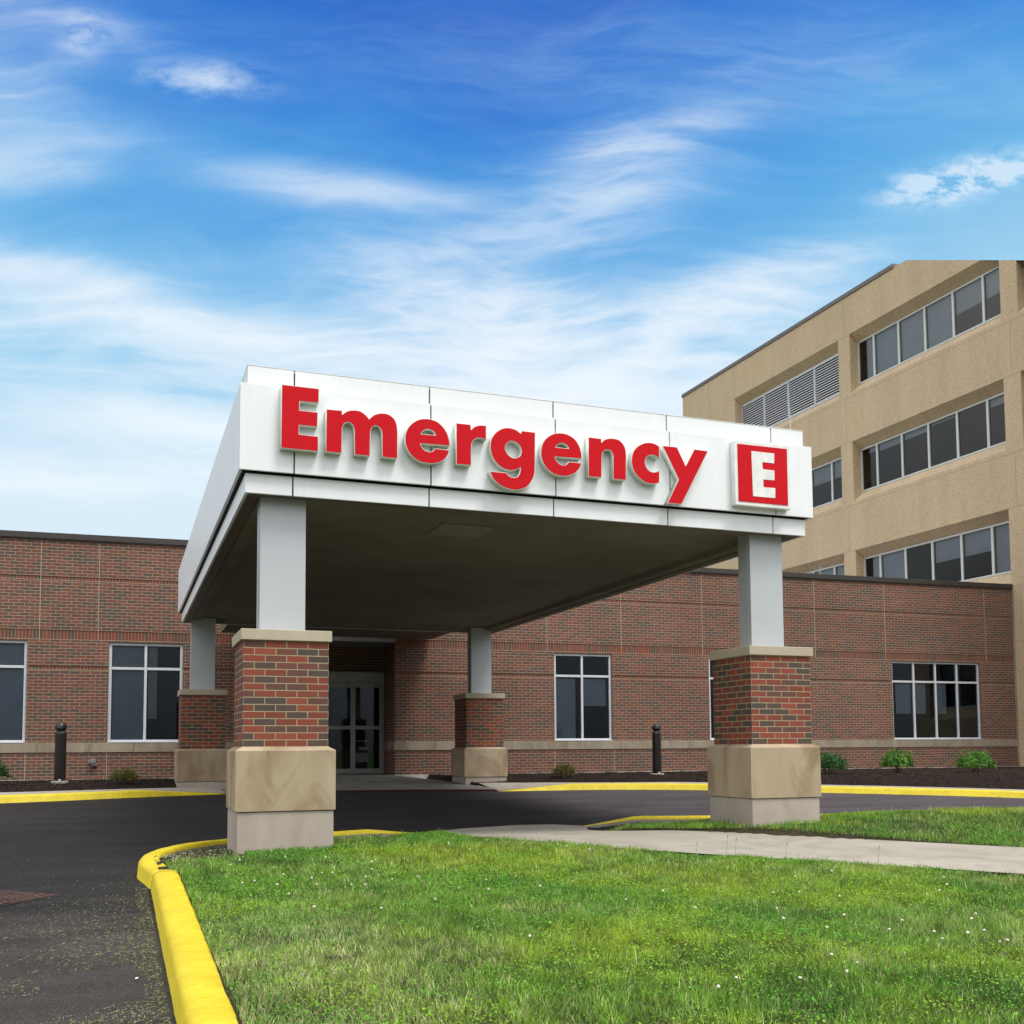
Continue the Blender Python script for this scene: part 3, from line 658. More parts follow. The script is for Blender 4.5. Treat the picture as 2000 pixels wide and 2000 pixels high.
# recess side walls
for z0, z1, mi in [(.56, 1.177, 0), (1.383, 3.70, 0)]:
    m.box(DO[0] - .25, DO[0], .3501, 1.62, z0, z1, mi); m.box(DO[1], DO[1] + .25, .3501, 1.62, z0, z1, mi)
m.box(U1 - .3, U1, .3501, 6, .56, 5.72); m.box(U0, U0 + .3, .3501, 16, .56, 5.72)
m.box(DO[0], DO[1], 1.40, 1.62, 3.09, 3.70)
wall = m.build('wall', [M['brick'], M['soldier'], M['sealant']], bb)
for a, b in spans(1.2, 1.21):
    m = MB(); n = max(1, round((b - a) / .95)); st = (b - a) / n
    for k in range(n): m.box(a + k * st + .0025, a + (k + 1) * st - .0025, -.022, .34, 1.177, 1.383)
    if a < 0: m.box(DO[0] - .2, DO[0] + .02, -.021, 1.3, 1.1775, 1.3825)
    else: m.box(DO[1] - .02, DO[1] + .2, -.021, 1.3, 1.1775, 1.3825)
    m.build('belt_course', M['belt'], bb, bevel=.004)
m = MB(); m.box(U0, DO[0], -.03, .3, .50, .612); m.box(DO[1], U1, -.03, .3, .50, .612); m.build('foundation', M['white_found'], bb)
m = MB(); m.box(U0 - .05, U1 + .01, -.05, .4, 5.722, 5.852); m.box(U0 - .05, U1 + .01, -.035, .0, 5.70, 5.722); m.build('coping', M['coping'], bb, bevel=.005)
m = MB(); m.box(U0, U1 - .05, .4, 16, 5.5, 5.6); m.box(DO[0], DO[1], .0, 1.62, 3.70, 3.90); m.build('roof', M['roof'], bb)
m = MB(); m.box(U1 + .0, U1 + .03, -.06, .05, .6, 5.72); m.build('corner_trim', M['belt'], bb)
# interior backing
m = MB(); m.box(U0 + .5, DO[0] - .5, 1.8, 1.9, .6, 4.5); m.box(DO[1] + .4, U1 - .5, 1.8, 1.9, .6, 4.5); m.box(U0 + .5, DO[0] - .3, .36, 1.8, .7, .75); m.box(DO[1] + .3, U1 - .5, .36, 1.8, .7, .75)
m.box(U0 + .5, DO[0] - .3, .36, 1.8, 3.9, 3.95); m.box(DO[1] + .3, U1 - .5, .36, 1.8, 3.9, 3.95)
m.box(DO[0] - .2, DO[1] + .2, 4.6, 4.7, .6, 3.4); m.box(DO[0] - .2, DO[0] - .1, 1.7, 4.6, .6, 3.4); m.box(DO[1] + .1, DO[1] + .2, 1.7, 4.6, .6, 3.4); m.box(DO[0], DO[1], 1.7, 4.6, 3.2, 3.3); m.box(DO[0], DO[1], 1.7, 4.6, .60, .63)
m.build('interior', M['dark'], bb)

def window(parent, u0, u1, z0, z1, mull, trans, fr=.055, glass='glass', frm='frame', yi=.10, blinds=(), sill=True, outer=.06):
    m = MB(); t = .05; y0 = yi - .05; y1 = yi + .02
    m.box(u0, u0 + outer, y0, y1, z0, z1); m.box(u1 - outer, u1, y0, y1, z0, z1)
    m.box(u0 + outer, u1 - outer, y0, y1, z0, z0 + outer); m.box(u0 + outer, u1 - outer, y0, y1, z1 - outer, z1)
    for x in mull: m.box(x - fr / 2, x + fr / 2, y0 + .002, y1, z0 + outer, z1 - outer)
    xs = [u0 + outer] + [v for x in mull for v in (x - fr / 2, x + fr / 2)] + [u1 - outer]
    for z in trans:
        for a, b in zip(xs[::2], xs[1::2]): m.box(a, b, y0 + .004, y1, z - fr / 2, z + fr / 2)
    w = m.build('window', M[frm], parent, bevel=.003)
    m = MB(); m.quad([(u0 + .02, yi - .01, z0 + .02), (u1 - .02, yi - .01, z0 + .02), (u1 - .02, yi - .01, z1 - .02), (u0 + .02, yi - .01, z1 - .02)]); m.build('pane', M[glass], w)
    for (a, b, c, d) in blinds:
        m = MB(); m.box(a, b, yi + .06, yi + .066, c, d); m.build('blind', M['blind' if glass == 'glass' else 'blind_b'], w)
    if sill:
        m = MB(); m.box(u0 - .0, u1 + .0, -.028, yi - .05, z0 + .001, z0 + .018); m.build('sill', M['frame'], w)
    return w
window(bb, -3.38, -1.856, WZ0, WZ1, [-2.62], [2.985], blinds=[(-3.3, -1.9, 1.45, 3.5)])
window(bb, -.25, 1.272, WZ0, WZ1, [.50], [2.985], blinds=[(-.19, .47, 1.45, 3.5), (.55, .74, 1.9, 3.5)])
window(bb, 9.969, 11.507, WZ0, WZ1, [10.722], [2.985], blinds=[(10.03, 10.58, 1.42, 2.93), (10.8, 11.4, 2.25, 2.93)])
window(bb, 14.23, 15.76, WZ0, WZ1, [15.0], [2.985])
window(bb, 19.88, 22.863, WZ0, WZ1, [20.635, 21.369, 22.103], [2.985], blinds=[(20.1, 20.6, 2.1, 2.95), (20.7, 21.1, 2.1, 2.95), (21.42, 21.8, 2.1, 2.95)], outer=.05)

# sliding entrance door
dY = 1.36
m = MB(); m.box(DO[0], DO[1], dY - .06, dY + .05, 2.83, 3.085); m.box(DO[0], DO[0] + .06, dY - .06, dY + .05, .62, 2.83); m.box(DO[1] - .05, DO[1], dY - .06, dY + .05, .62, 2.83)
m.box(DO[0], DO[1], dY - .07, dY + .06, .615, .628)
door = m.build('entrance_door', M['door_frame'], bb, bevel=.004)
xs = [3.21, 3.89, 4.575, 5.245, 5.945]
for i in range(4):
    a, b = xs[i], xs[i + 1]; yo = dY + (-.035 if i in (0, 3) else .01); m = MB(); st = .055
    m.box(a, a + st, yo - .02, yo + .02, .632, 2.825); m.box(b - st, b, yo - .02, yo + .02, .632, 2.825)
    m.box(a + st, b - st, yo - .02, yo + .02, .632, .74); m.box(a + st, b - st, yo - .02, yo + .02, 1.69, 1.78); m.box(a + st, b - st, yo - .02, yo + .02, 2.71, 2.825)
    l = m.build('door_leaf', M['door_frame'], door, bevel=.003)
# glazing as one sheet per door
m = MB()
for i in range(4):
    yo = dY + (-.035 if i in (0, 3) else .01)
    m.quad([(xs[i] + .05, yo, .70), (xs[i + 1] - .05, yo, .70), (xs[i + 1] - .05, yo, 2.75), (xs[i] + .05, yo, 2.75)])
m.build('glazing', M['glass'], door)
m = MB(); m.box(5.32, 5.62, dY + .02, dY + .024, .90, 1.12); m.box(5.40, 5.62, dY + .02, dY + .024, 1.19, 1.27); m.box(5.29, 5.60, dY + .02, dY + .024, 1.40, 1.42); m.build('door_notice', M['sign_white'], door)

# wall vent
m = MB(); m.box(-.56, -.44, -.09, 0, .98, 1.03); m.box(-.59, -.46, -.11, -.0, 1.03, 1.12); v = m.build('wall_outlet_box', M['vent'], None, bevel=.01)
v.location = (0, 24.010, 0); v.rotation_euler = (0, 0, KW)
v.location.z = -.09
tag(v, 'small grey weatherproof outlet box on the brick wall below the stone belt', 'outlet box')

# lightning rods on the roof
for (x, y, z0, z1, r, lb) in [(17.81, 23.5, 5.852, 6.14, .009, 'short thin white rod standing on the dark coping'), (7.49, 10.375, 4.95, 5.275, .005, 'short thin white rod standing on the front right corner of the canopy roof')]:
    m = MB(); m.cyl((x, y, z0), (x, y, z1), r, r * .5, 8); m.cyl((x, y, z0 - .02), (x, y, z0 + .04), r * 4, r * 3, 10)
    tag(m.build('lightning_rod', M['frame']), lb, 'rod', 'thin white lightning rods')

# ------------------------------------------------------------------ tan office building
tb = empty('office_building', (24.083, 23.005, 0), R(.5))
tag(tb, 'tan exposed-aggregate four-storey building with strip windows behind the brick wing', 'building')
ROWS = [2.04, 5.92, 9.80, 13.68]; OH = 2.15
VOP = [(-3.6, -.62), (0, 6.69), (7.31, 14.0)]
def cutz(v): return 17.331 + (v - 4.008) * ((17.331 - 15.119) / (4.008 + .898))
m = MB()
vb = [-4.6, -3.6, -.62, 0, 6.69, 7.31, 14.0, 18.23]; zb = [.3] + [z for r0 in ROWS for z in (r0, r0 + OH)] + [17.23]
for a, b in zip(vb[:-1], vb[1:]):
    for c, d in zip(zb[:-1], zb[1:]):
        if (a, b) in VOP and any(abs(c - r0) < 1e-6 for r0 in ROWS): continue
        m.quad([(0, b, c), (0, a, c), (0, a, d), (0, b, d)])
D = .37
for a, b in VOP:
    for r0 in ROWS:
        z0, z1 = r0, r0 + OH; i0_, i1_ = z0 + .35, z1 - .26
        m.quad([(0, b, z0), (D, b, i0_), (D, a, i0_), (0, a, z0)]); m.quad([(0, b, z1), (0, a, z1), (D, a, i1_), (D, b, i1_)])
        m.quad([(0, b, z0), (0, b, z1), (D, b, i1_), (D, b, i0_)]); m.quad([(0, a, z0), (D, a, i0_), (D, a, i1_), (0, a, z1)])
# other sides
m.quad([(0, 18.23, .3), (0, 18.23, 17.23), (16, 18.23, 17.23), (16, 18.23, .3)])
m.quad([(0, -4.6, .3), (16, -4.6, .3), (16, -4.6, 17.23), (0, -4.6, 17.23)])
m.quad([(16, -4.6, .3), (16, 18.23, .3), (16, 18.23, 17.23), (16, -4.6, 17.23)])
# panel joints, thin proud strips
def jv(v, z0, z1): m.box(-.003, .02, v - .011, v + .011, z0, z1, 1)
def jh(z, v0, v1): m.box(-.003, .02, v0, v1, z - .010, z + .010, 1)
for v in (6.98, -.31, 13.96): jv(v, 15.84 if v != 13.96 else 15.9, 17.2)
for r0 in ROWS[:-1]:
    for v in (6.98, -.31, 14.3): jv(v, r0 + OH, r0 + 3.75)
for r0 in ROWS:
    jh(r0 - .13, -4.6, 14.3); 
    for a, b in ((6.69, 7.31), (-.62, 0), (14.0, 14.3)): jh(r0 + OH, a, b)
jv(16.05, 1, 17.2)
tw = m.build('wall', [M['aggr'], M['sealant']], tb)
def clip(o, extra=0.0):
    bm = bmesh.new(); bm.from_mesh(o.data)
    v0, v1 = -.898, 4.008; z0, z1 = 15.119 + extra, 17.331 + extra
    no = Vector((0, -(z1 - z0), (v1 - v0))).normalized()
    bmesh.ops.bisect_plane(bm, geom=bm.verts[:] + bm.edges[:] + bm.faces[:], plane_co=(0, v0, z0), plane_no=no, clear_outer=True)
    bm.to_mesh(o.data); bm.free()
clip(tw)
m = MB(); m.box(-.04, .35, 4.36, 18.27, 17.232, 17.375); m.box(.35, 16.04, 17.9, 18.27, 17.232, 17.375); m.build('coping', mat_plain('grey_coping', (.17, .145, .135), .5, .2), tb, bevel=.006)
m = MB(); m.quad([(.0, 3.80, 17.22), (16, 3.80, 17.22), (16, 18.2, 17.22), (.0, 18.2, 17.22)])
m.quad([(0.0, -4.6, cutz(-4.6) - .003), (16, -4.6, cutz(-4.6) - .003), (16, 3.78, cutz(3.78) - .003), (0.0, 3.78, cutz(3.78) - .003)]); m.build('roof', M['roof'], tb)
m = MB(); m.box(2.6, 2.7, -4.4, 18, .5, 14.9); m.build('interior', M['dark'], tb)
# window strips: built in a local frame whose x runs towards the camera (-v) and y into the building
BL = {3: [(.0, 1.0), (0, 1), (0, 1), (0, 1), (.47, 1), (.48, 1)], 2: [(.84, 1), (.80, 1), (.82, 1), (.90, 1), (.97, 1), (.80, 1)], 1: [(0, 1), (0, 1), None, (.5, 1), (.5, 1), (0, 1)], 0: [(.5, 1)] * 6}
GAP = {3: .30, 2: .28, 1: .30, 0: .2}
def strip_window(v0, v1, row, full=True, blinds=None):
    z0 = ROWS[row] + .35; z1 = ROWS[row] + OH - .26
    L_ = v1 - v0; U = lambda v: v1 - v              # local x
    mul = [v for v in (5.87, 4.65, 3.43, 2.20, .98) ] if v0 > -.1 and v1 < 7 else [v1 - .82 - 1.22 * k for k in range(5)]
    mul = [U(v) for v in mul if v0 + .1 < v < v1 - .1]
    xs = [0] + mul + [L_]; bl = []
    for i in range(len(xs) - 1):
        if blinds and i < len(blinds) and blinds[i]:
            lo, hi = blinds[i]; a = xs[i] + .04 + (GAP[row] if i == 0 else 0); b = xs[i + 1] - .04
            if lo < .99: bl.append((a, b, z0 + .03 + (z1 - z0) * lo, z1 - .03))
    w = window(tb, 0, L_, z0, z1, mul, [], fr=.085, glass='glass_b', frm='frame_tan', yi=.06, blinds=bl, sill=False, outer=.055)
    w.location = (D - .03, v1, 0); w.rotation_euler = (0, 0, R(-90))
    if row == 3:                                      # cut along the sloping roof edge, as the wall
        dz, dv = 17.331 - 15.119, 4.008 + .898
        for o in [w] + list(w.children):
            bm = bmesh.new(); bm.from_mesh(o.data)
            bmesh.ops.bisect_plane(bm, geom=bm.verts[:] + bm.edges[:] + bm.faces[:], plane_co=(v1 + .898, 0, 15.119 - .004), plane_no=Vector((dz, 0, dv)).normalized(), clear_outer=True)
            bm.to_mesh(o.data); bm.free()
            if not o.data.polygons: bpy.data.objects.remove(o)
    return w
def louvre(v0, v1, row):
    z0 = ROWS[row] + .35; z1 = ROWS[row] + OH - .26; L_ = v1 - v0
    m = MB(); m.box(0, L_, .0, .05, z1 - .07, z1); m.box(0, L_, 0, .05, z0, z0 + .05); m.box(0, .04, 0, .05, z0, z1); m.box(L_ - .04, L_, 0, .05, z0, z1)
    for x in (1.60, 3.22, 4.86): m.box(x - .03, x + .03, -.01, .05, z0, z1)
    n = 15
    for k in range(n):
        z = z0 + .08 + (z1 - z0 - .16) * k / (n - 1)
        m.quad([(0, .0, z - .022), (L_, .0, z - .022), (L_, .07, z + .022), (0, .07, z + .022)])
        m.box(0, L_, -.004, .0, z - .024, z + .012)
    w = m.build('louvre', M['louvre'], tb); w.location = (D - .03, v1, 0); w.rotation_euler = (0, 0, R(-90))
    m = MB(); m.box(0, L_, .12, .16, z0, z1); m.build('backing', M['dark'], w)
for row in range(4):
    for (a, b) in VOP:
        if (a, b) == (7.31, 14.0) and row == 3: louvre(a, b, row); continue
        if (a, b) == (0, 6.69): strip_window(a, b, row, blinds=BL[row])
        else: strip_window(a, b, row, blinds=[(.55, 1)] * 6)


# ------------------------------------------------------------------ bollards
def bollard(x, y, zg, lab):
    t = empty('bollard', (x, y, zg)); tag(t, lab, 'bollard', 'dark bollards in the mulch beds')
    m = MB(); m.lathe([(0, -.2), (.155, -.2), (.155, .065), (.145, .075), (0, .075)], 28); m.build('concrete_base', M['concrete'], t, smooth=False)
    m = MB(); m.lathe([(.0, .075), (.100, .075), (.101, .955), (.098, .972), (.080, 1.0), (.074, 1.005), (.0, 1.006)], 8); m.build('post', M['bollard'], t)
    m = MB(); m.lathe([(.0, 1.0), (.074, 1.0), (.074, 1.045), (.0, 1.046)], 24); m.build('neck', M['seam'], t)
    pr = [(.0, 1.045), (.105, 1.045), (.107, 1.065)] + [(.105 * math.cos(R(a)), 1.07 + .115 * math.sin(R(a))) for a in range(0, 91, 10)]
    m = MB(); m.lathe(pr, 28); m.build('dome_cap', M['bollard'], t, smooth=True)
    m = MB(); m.box(-.02, .02, -.108, -.098, .085, .105); m.build('tag_plate', M['sign_white'], t)
bollard(-1.04, 21.45, .575, 'dark bronze bollard before the left brick wall between two windows')
bollard(11.15, 20.62, .56, 'dark bronze bollard in the mulch right of the two-pane window')

# ------------------------------------------------------------------ drain grate
dg_ = empty('drain_grate', (-.86, 9.0, zr(9.0) + .004), R(45)); tag(dg_, 'rusty iron storm drain grate sunk in the asphalt at the left', 'drain grate')
m = MB(); s_ = .30
m.box(-s_, s_, -s_, -s_ + .03, 0, .010); m.box(-s_, s_, s_ - .03, s_, 0, .010); m.box(-s_, -s_ + .03, -s_ + .03, s_ - .03, 0, .010); m.box(s_ - .03, s_, -s_ + .03, s_ - .03, 0, .010); m.build('grate_frame', M['rust'], dg_)
m = MB()
for k in range(9): x = -s_ + .06 + k * .06; m.box(x - .012, x + .012, -s_ + .03, s_ - .03, .001, .009)
for k in range(4): y = -s_ + .12 + k * .12; m.box(-s_ + .03, s_ - .03, y - .008, y + .008, .0005, .0085)
m.build('grate_bars', M['rust'], dg_)
m = MB(); m.box(-s_ - .03, s_ + .03, -s_ - .03, s_ + .03, -.02, -.0005); m.build('grate_pit', M['seam'], dg_)

# ------------------------------------------------------------------ vegetation
def blade_mesh(n, px, py, pz, hgt, wid, lean, colf):
    """2-segment grass blades, returns V,F,col"""
    ang = rng.uniform(0, 2 * math.pi, n); la = rng.uniform(0, 2 * math.pi, n)
    dx, dy = np.cos(ang) * wid / 2, np.sin(ang) * wid / 2
    lx, ly = np.cos(la) * lean, np.sin(la) * lean
    V = np.zeros((n, 5, 3))
    V[:, 0] = np.c_[px - dx, py - dy, pz]; V[:, 1] = np.c_[px + dx, py + dy, pz]
    mx, my, mz = px + lx * .35, py + ly * .35, pz + hgt * .6
    V[:, 2] = np.c_[mx + dx * .8, my + dy * .8, mz]; V[:, 3] = np.c_[mx - dx * .8, my - dy * .8, mz]
    V[:, 4] = np.c_[px + lx, py + ly, pz + hgt]
    b = np.arange(n) * 5
    F4 = np.c_[b, b + 1, b + 2, b + 3]; F3 = np.c_[b + 3, b + 2, b + 4]
    c = np.repeat(colf[:, None, :], 5, 1)
    return V.reshape(-1, 3), F4, F3, c.reshape(-1, 3)

def vnoise(x, y, sc, seed):
    r = np.random.default_rng(seed).random((64, 64)); gx = (x / sc) % 64; gy = (y / sc) % 64
    i = np.floor(gx).astype(int); j = np.floor(gy).astype(int); fx = gx - i; fy = gy - j
    fx = fx * fx * (3 - 2 * fx); fy = fy * fy * (3 - 2 * fy); i1 = (i + 1) % 64; j1 = (j + 1) % 64; i %= 64; j %= 64
    return r[i, j] * (1 - fx) * (1 - fy) + r[i1, j] * fx * (1 - fy) + r[i, j1] * (1 - fx) * fy + r[i1, j1] * fx * fy
def fbm(x, y, sc, seed): return .55 * vnoise(x, y, sc, seed) + .3 * vnoise(x + 9, y + 4, sc / 2.1, seed + 1) + .15 * vnoise(x + 3, y + 7, sc / 4.3, seed + 2)

PIERS = [(1.02, 1.97, 10.10, 11.05), (6.65, 7.61, 10.10, 11.05)]
def lawn_mask(x, y):
    ok = inpoly(x, y, LAWN) & ~inpoly(x, y, WALK)
    for a, b, c, d in PIERS: ok &= ~((x > a) & (x < b) & (y > c) & (y < d))
    n = fbm(x, y, .25, 5)
    bare = ((y > 11.0 + (n - .5) * .5 - .35 * (x < 1.2)) & (x > .3) & (x < 2.9)) | ((y > 11.75 + (n - .5) * .3) & (x < 3.5)) | ((y > 9.75 + (n - .5) * .5) & (x < 1.1)) | ((x > 7.5) & (x < 8.7) & (y > 11.1 + (n - .5) * .4))
    ok &= ~bare | (rng.random(x.shape) < .05)
    ok &= ~((y > 11.9) & (x > 3.0) & (x < 6.3)) & ~((x > 5) & (x < 6.25) & (y > 11.55)) & ~((x > 5) & (x < 8.6) & (y > 12.05 - (x - 6.2) * .16 + (n - .5) * .15)) & ~((x < .472) & (y < 9))
    return ok
def tint(x, y, n):
    a = fbm(x, y, 1.3, 21); b = fbm(x, y, .55, 31); c = fbm(x, y, .9, 41)
    base = np.array([.190, .355, .042]) * np.ones((n, 3))
    dark = np.array([.075, .205, .038]); lime = np.array([.38, .48, .045]); straw = np.array([.64, .64, .32])
    wl = np.clip((a - .50) * 3.2, 0, .75)[:, None]; wd = np.clip((.44 - b) * 6, 0, .85)[:, None]
    col = base * (1 - wl) + lime * wl; col = col * (1 - wd * .75) + dark * wd * .75
    ps = .09 + .18 * np.clip((c - .55) * 6, 0, 1) + .34 * np.clip((1.9 - x) / 1.4, 0, 1) * np.clip((8.2 - y) / 3, 0, 1)
    s = (rng.random(n) < ps)[:, None]; col = np.where(s, straw * rng.uniform(.6, 1.1, (n, 1)), col)
    cl_ = fbm(x, y, .11, 91)[:, None]
    return col * (.35 + 1.35 * cl_) * rng.uniform(.45, 1.45, (n, 1)) * rng.uniform(.92, 1.08, (n, 3))
# candidates, denser close to the viewer's side of the lawn
def cand(n, x0, x1, y0, y1): return rng.uniform(x0, x1, n), rng.uniform(y0, y1, n)
parts = []
for (n, x0, x1, y0, y1, hs, ws) in [(210000, .4, 6.5, 3.2, 7.2, 1, 1), (170000, .4, 6.5, 7.2, 12.4, 1.0, 1.35), (110000, 5.2, 12.5, 5.6, 12.6, 1.15, 1.5), (40000, 6.5, 14, -1, 8, 1.1, 2.2), (25000, .4, 7, -2, 3.2, 1.1, 2)]:
    x, y = cand(n, x0, x1, y0, y1); ok = lawn_mask(x, y); x, y = x[ok], y[ok]
    parts.append((x, y, np.full(len(x), hs), np.full(len(x), ws)))
x = np.concatenate([p[0] for p in parts]); y = np.concatenate([p[1] for p in parts]); hs = np.concatenate([p[2] for p in parts]); ws = np.concatenate([p[3] for p in parts])
n = len(x); clump = fbm(x, y, .22, 77)
hg = rng.uniform(.020, .055, n) * hs * (.35 + 1.3 * clump) * (.7 + .6 * fbm(x, y, .11, 91)) * (1 + .8 * (rng.random(n) < .01))
V, F4, F3, cc = blade_mesh(n, x, y, Hs(x, y) - .012, hg * np.where(Hs(x, y) < Hn(x, y) - .005, .7, 1), rng.uniform(.0022, .0042, n) * ws, rng.uniform(.006, .045, n), tint(x, y, n))
# clover leaves
x, y = cand(190000, .4, 9, 3.2, 12); cl = fbm(x, y, .8, 51) + rng.normal(0, .06, 190000)
ok = lawn_mask(x, y) & (cl > .50); x, y = x[ok], y[ok]; k = len(x)
z = Hs(x, y) + rng.uniform(.012, .034, k); r = rng.uniform(.0032, .0062, k) * (1 + y * .06)
tx = rng.normal(0, .35, k); ty = rng.normal(0, .35, k); a0_ = rng.uniform(0, 6.28, k)
LV = np.zeros((k, 6, 3))
for j in range(6):
    a = a0_ + j * math.pi / 3; rr = r * (1.0 if j % 2 == 0 else .72); ox, oy = np.cos(a) * rr, np.sin(a) * rr
    LV[:, j] = np.c_[x + ox, y + oy, z + ox * tx + oy * ty]
lc = np.array([.12, .33, .032]) * rng.uniform(.6, 1.5, (k, 1)) * rng.uniform(.9, 1.1, (k, 3))
lm = (fbm(x, y, 1.3, 21) > .55)[:, None]; lc = np.where(lm, lc * np.array([1.7, 1.2, .9]), lc)
F6 = (np.arange(k) * 6)[:, None] + np.arange(6)[None] + len(V)
V = np.r_[V, LV.reshape(-1, 3)]; cc = np.r_[cc, np.repeat(lc[:, None], 6, 1).reshape(-1, 3)]
tag(np_mesh('grass', V, [F4, F3, F6], M['leaf'], cc), 'short patchy lawn grass with clover around the piers and walkway', 'grass', kind='stuff')

# clover flowers, counted one by one
def flower_mesh():
    bm = bmesh.new(); bmesh.ops.create_icosphere(bm, subdivisions=2, radius=.0095)
    for v in bm.verts: v.co *= random.uniform(.82, 1.15); v.co.z *= .85; v.co.z += .055
    me = bpy.data.meshes.new('clover_flower'); bm.to_mesh(me); bm.free()
    s = NT('clover_petal'); p = s.obj(); c = s.ramp(s.noise(p, 180, 3, .6), [(.35, (.52, .36, .32)), (.6, (.85, .80, .72))]); s.bsdf(c, .8, 0, None, .2)
    me.materials.append(s.m); return me
def stem_mesh():
    m = MB(); m.cyl((0, 0, -.01), (0, 0, .048), .0012, .0010, 5); o = m.build('stem', mat_plain('flower_stem', (.06, .14, .03), .7)); me = o.data; bpy.data.objects.remove(o); return me
fm = flower_mesh(); stm = stem_mesh()
FPX = [(.9, 8.9), (1.15, 8.7), (1.25, 8.3), (1.45, 8.35), (1.6, 8.2), (1.0, 8.0), (1.1, 7.75), (1.3, 7.7), (1.52, 7.6), (1.75, 7.9), (1.62, 7.45), (1.95, 8.4), (1.85, 7.6), (2.1, 7.85), (2.0, 8.8), (2.35, 9.0), (1.4, 9.3), (1.7, 9.2), (.85, 7.9), (.95, 9.3), (2.9, 9.6), (3.05, 9.2), (3.0, 9.7), (3.9, 9.3), (4.1, 8.9), (4.0, 9.15), (2.5, 8.1), (1.6, 6.4), (1.2, 6.75), (2.9, 7.0), (3.2, 7.2), (2.4, 6.9), (2.0, 6.7), (2.1, 5.4), (2.65, 4.2), (2.9, 4.0), (2.45, 4.05), (3.65, 5.3), (3.75, 4.9), (4.3, 6.3), (4.45, 6.2), (4.6, 5.9), (3.9, 5.6), (4.1, 5.25), (4.3, 5.0), (4.0, 4.75), (4.15, 4.55), (4.3, 4.7), (4.4, 4.6), (4.5, 4.45), (4.55, 4.7), (4.35, 4.35), (3.3, 4.4), (3.4, 4.2), (3.15, 4.1), (4.75, 4.9), (4.9, 5.1), (5.4, 5.9), (5.6, 6.0), (5.2, 5.75), (3.5, 5.9), (5.9, 6.4), (2.2, 7.1), (2.6, 7.5), (1.35, 7.95), (3.2, 6.4), (3.6, 6.6), (4.9, 6.8), (5.3, 6.9), (1.05, 7.3)]
for i, (fx, fy) in enumerate(FPX):
    fx += random.uniform(-.06, .06); fy += random.uniform(-.06, .06)
    o = bpy.data.objects.new('clover_flower', fm); C.objects.link(o); o.location = (fx, fy, H(fx, fy) - .008); sc = random.uniform(.75, 1.1); o.scale = (sc, sc, random.uniform(.75, 1.1)); o.rotation_euler = (random.uniform(-.25, .25), random.uniform(-.25, .25), random.uniform(0, 6))
    tag(o, 'small white clover flower head standing in the short lawn grass', 'flower', 'white clover flowers in the lawn')
    q = bpy.data.objects.new('stem', stm); C.objects.link(q); q.parent = o

# tall stray seed stalks at the walkway edge
for (fx, fy, h_) in [(5.15, 8.25, .20), (5.22, 8.22, .17), (5.5, 7.85, .15), (4.95, 8.45, .12), (6.0, 7.25, .16)]:
    m = MB(); m.cyl((0, 0, 0), (.02, 0, h_), .0016, .0008, 5); m.cyl((.02, 0, h_), (.026, 0, h_ + .035), .0035, .001, 6)
    o = m.build('grass_stalk', mat_plain('seed_stalk', (.12, .13, .05), .8), loc=(fx, fy, H(fx, fy) - .01)); tag(o, 'thin tall seed stalk rising from the lawn beside the walkway', 'grass stalk', 'seed stalks at the walkway edge')

# litter of cut grass on the asphalt
def flakes(name, n, xf, yf, zf, size, cols, lab, cat, zr_=True, lift=.003):
    x, y, keep = xf(n), yf(n), None
    return x, y
n = 48000
x = .24 - np.abs(rng.normal(0, .75, n)) ** 1.0; y = rng.uniform(2.5, 10.5, n)
dens = np.clip(1.15 - (y - 4.2) * .22, .06, 1) * np.clip(1 - (.24 - x) * .45, .1, 1) * (fbm(x, y, .5, 9) > .36)
edge = (.24 - x < .10) & (y < 9.2)
ok = (rng.random(n) < dens * .8) | (edge & (rng.random(n) < .5)); ok &= (x < .235)
x, y = x[ok], y[ok]
x2 = rng.uniform(-3.5, 6, 2600); y2 = rng.uniform(8, 18, 2600); ok = ~inpoly(x2, y2, LAWN) & ((x2 < .1) | (y2 > 13.2)) & (rng.random(2600) < np.where(x2 < .5, .75, .25)); x = np.r_[x, x2[ok]]; y = np.r_[y, y2[ok]]
k = len(x); L_ = rng.uniform(.004, .018, k) * rng.choice([.6, 1, 1.6], k, p=[.6, .35, .05]); w = rng.uniform(.0007, .0019, k); a = rng.uniform(0, 6.28, k); z = np.vectorize(zr)(y) + rng.uniform(.002, .007, k)
dx, dy = np.cos(a) * L_ / 2, np.sin(a) * L_ / 2; ex, ey = -np.sin(a) * w, np.cos(a) * w
V = np.stack([np.c_[x - dx - ex, y - dy - ey, z], np.c_[x + dx - ex, y + dy - ey, z + .001], np.c_[x + dx + ex, y + dy + ey, z + .002], np.c_[x - dx + ex, y - dy + ey, z + .001]], 1).reshape(-1, 3)
ch = rng.random(k); cc = np.where((ch < .5)[:, None], np.array([.30, .32, .13]), np.where((ch < .8)[:, None], np.array([.17, .24, .06]), np.array([.30, .21, .12]))) * rng.uniform(.6, 1.3, (k, 1))
tag(np_mesh('grass_clippings', V, [np.arange(4 * k).reshape(-1, 4)], M['chip'], np.repeat(cc[:, None], 4, 1).reshape(-1, 3)), 'dry grass clippings scattered over the asphalt along the yellow kerb', 'grass clippings', kind='stuff')

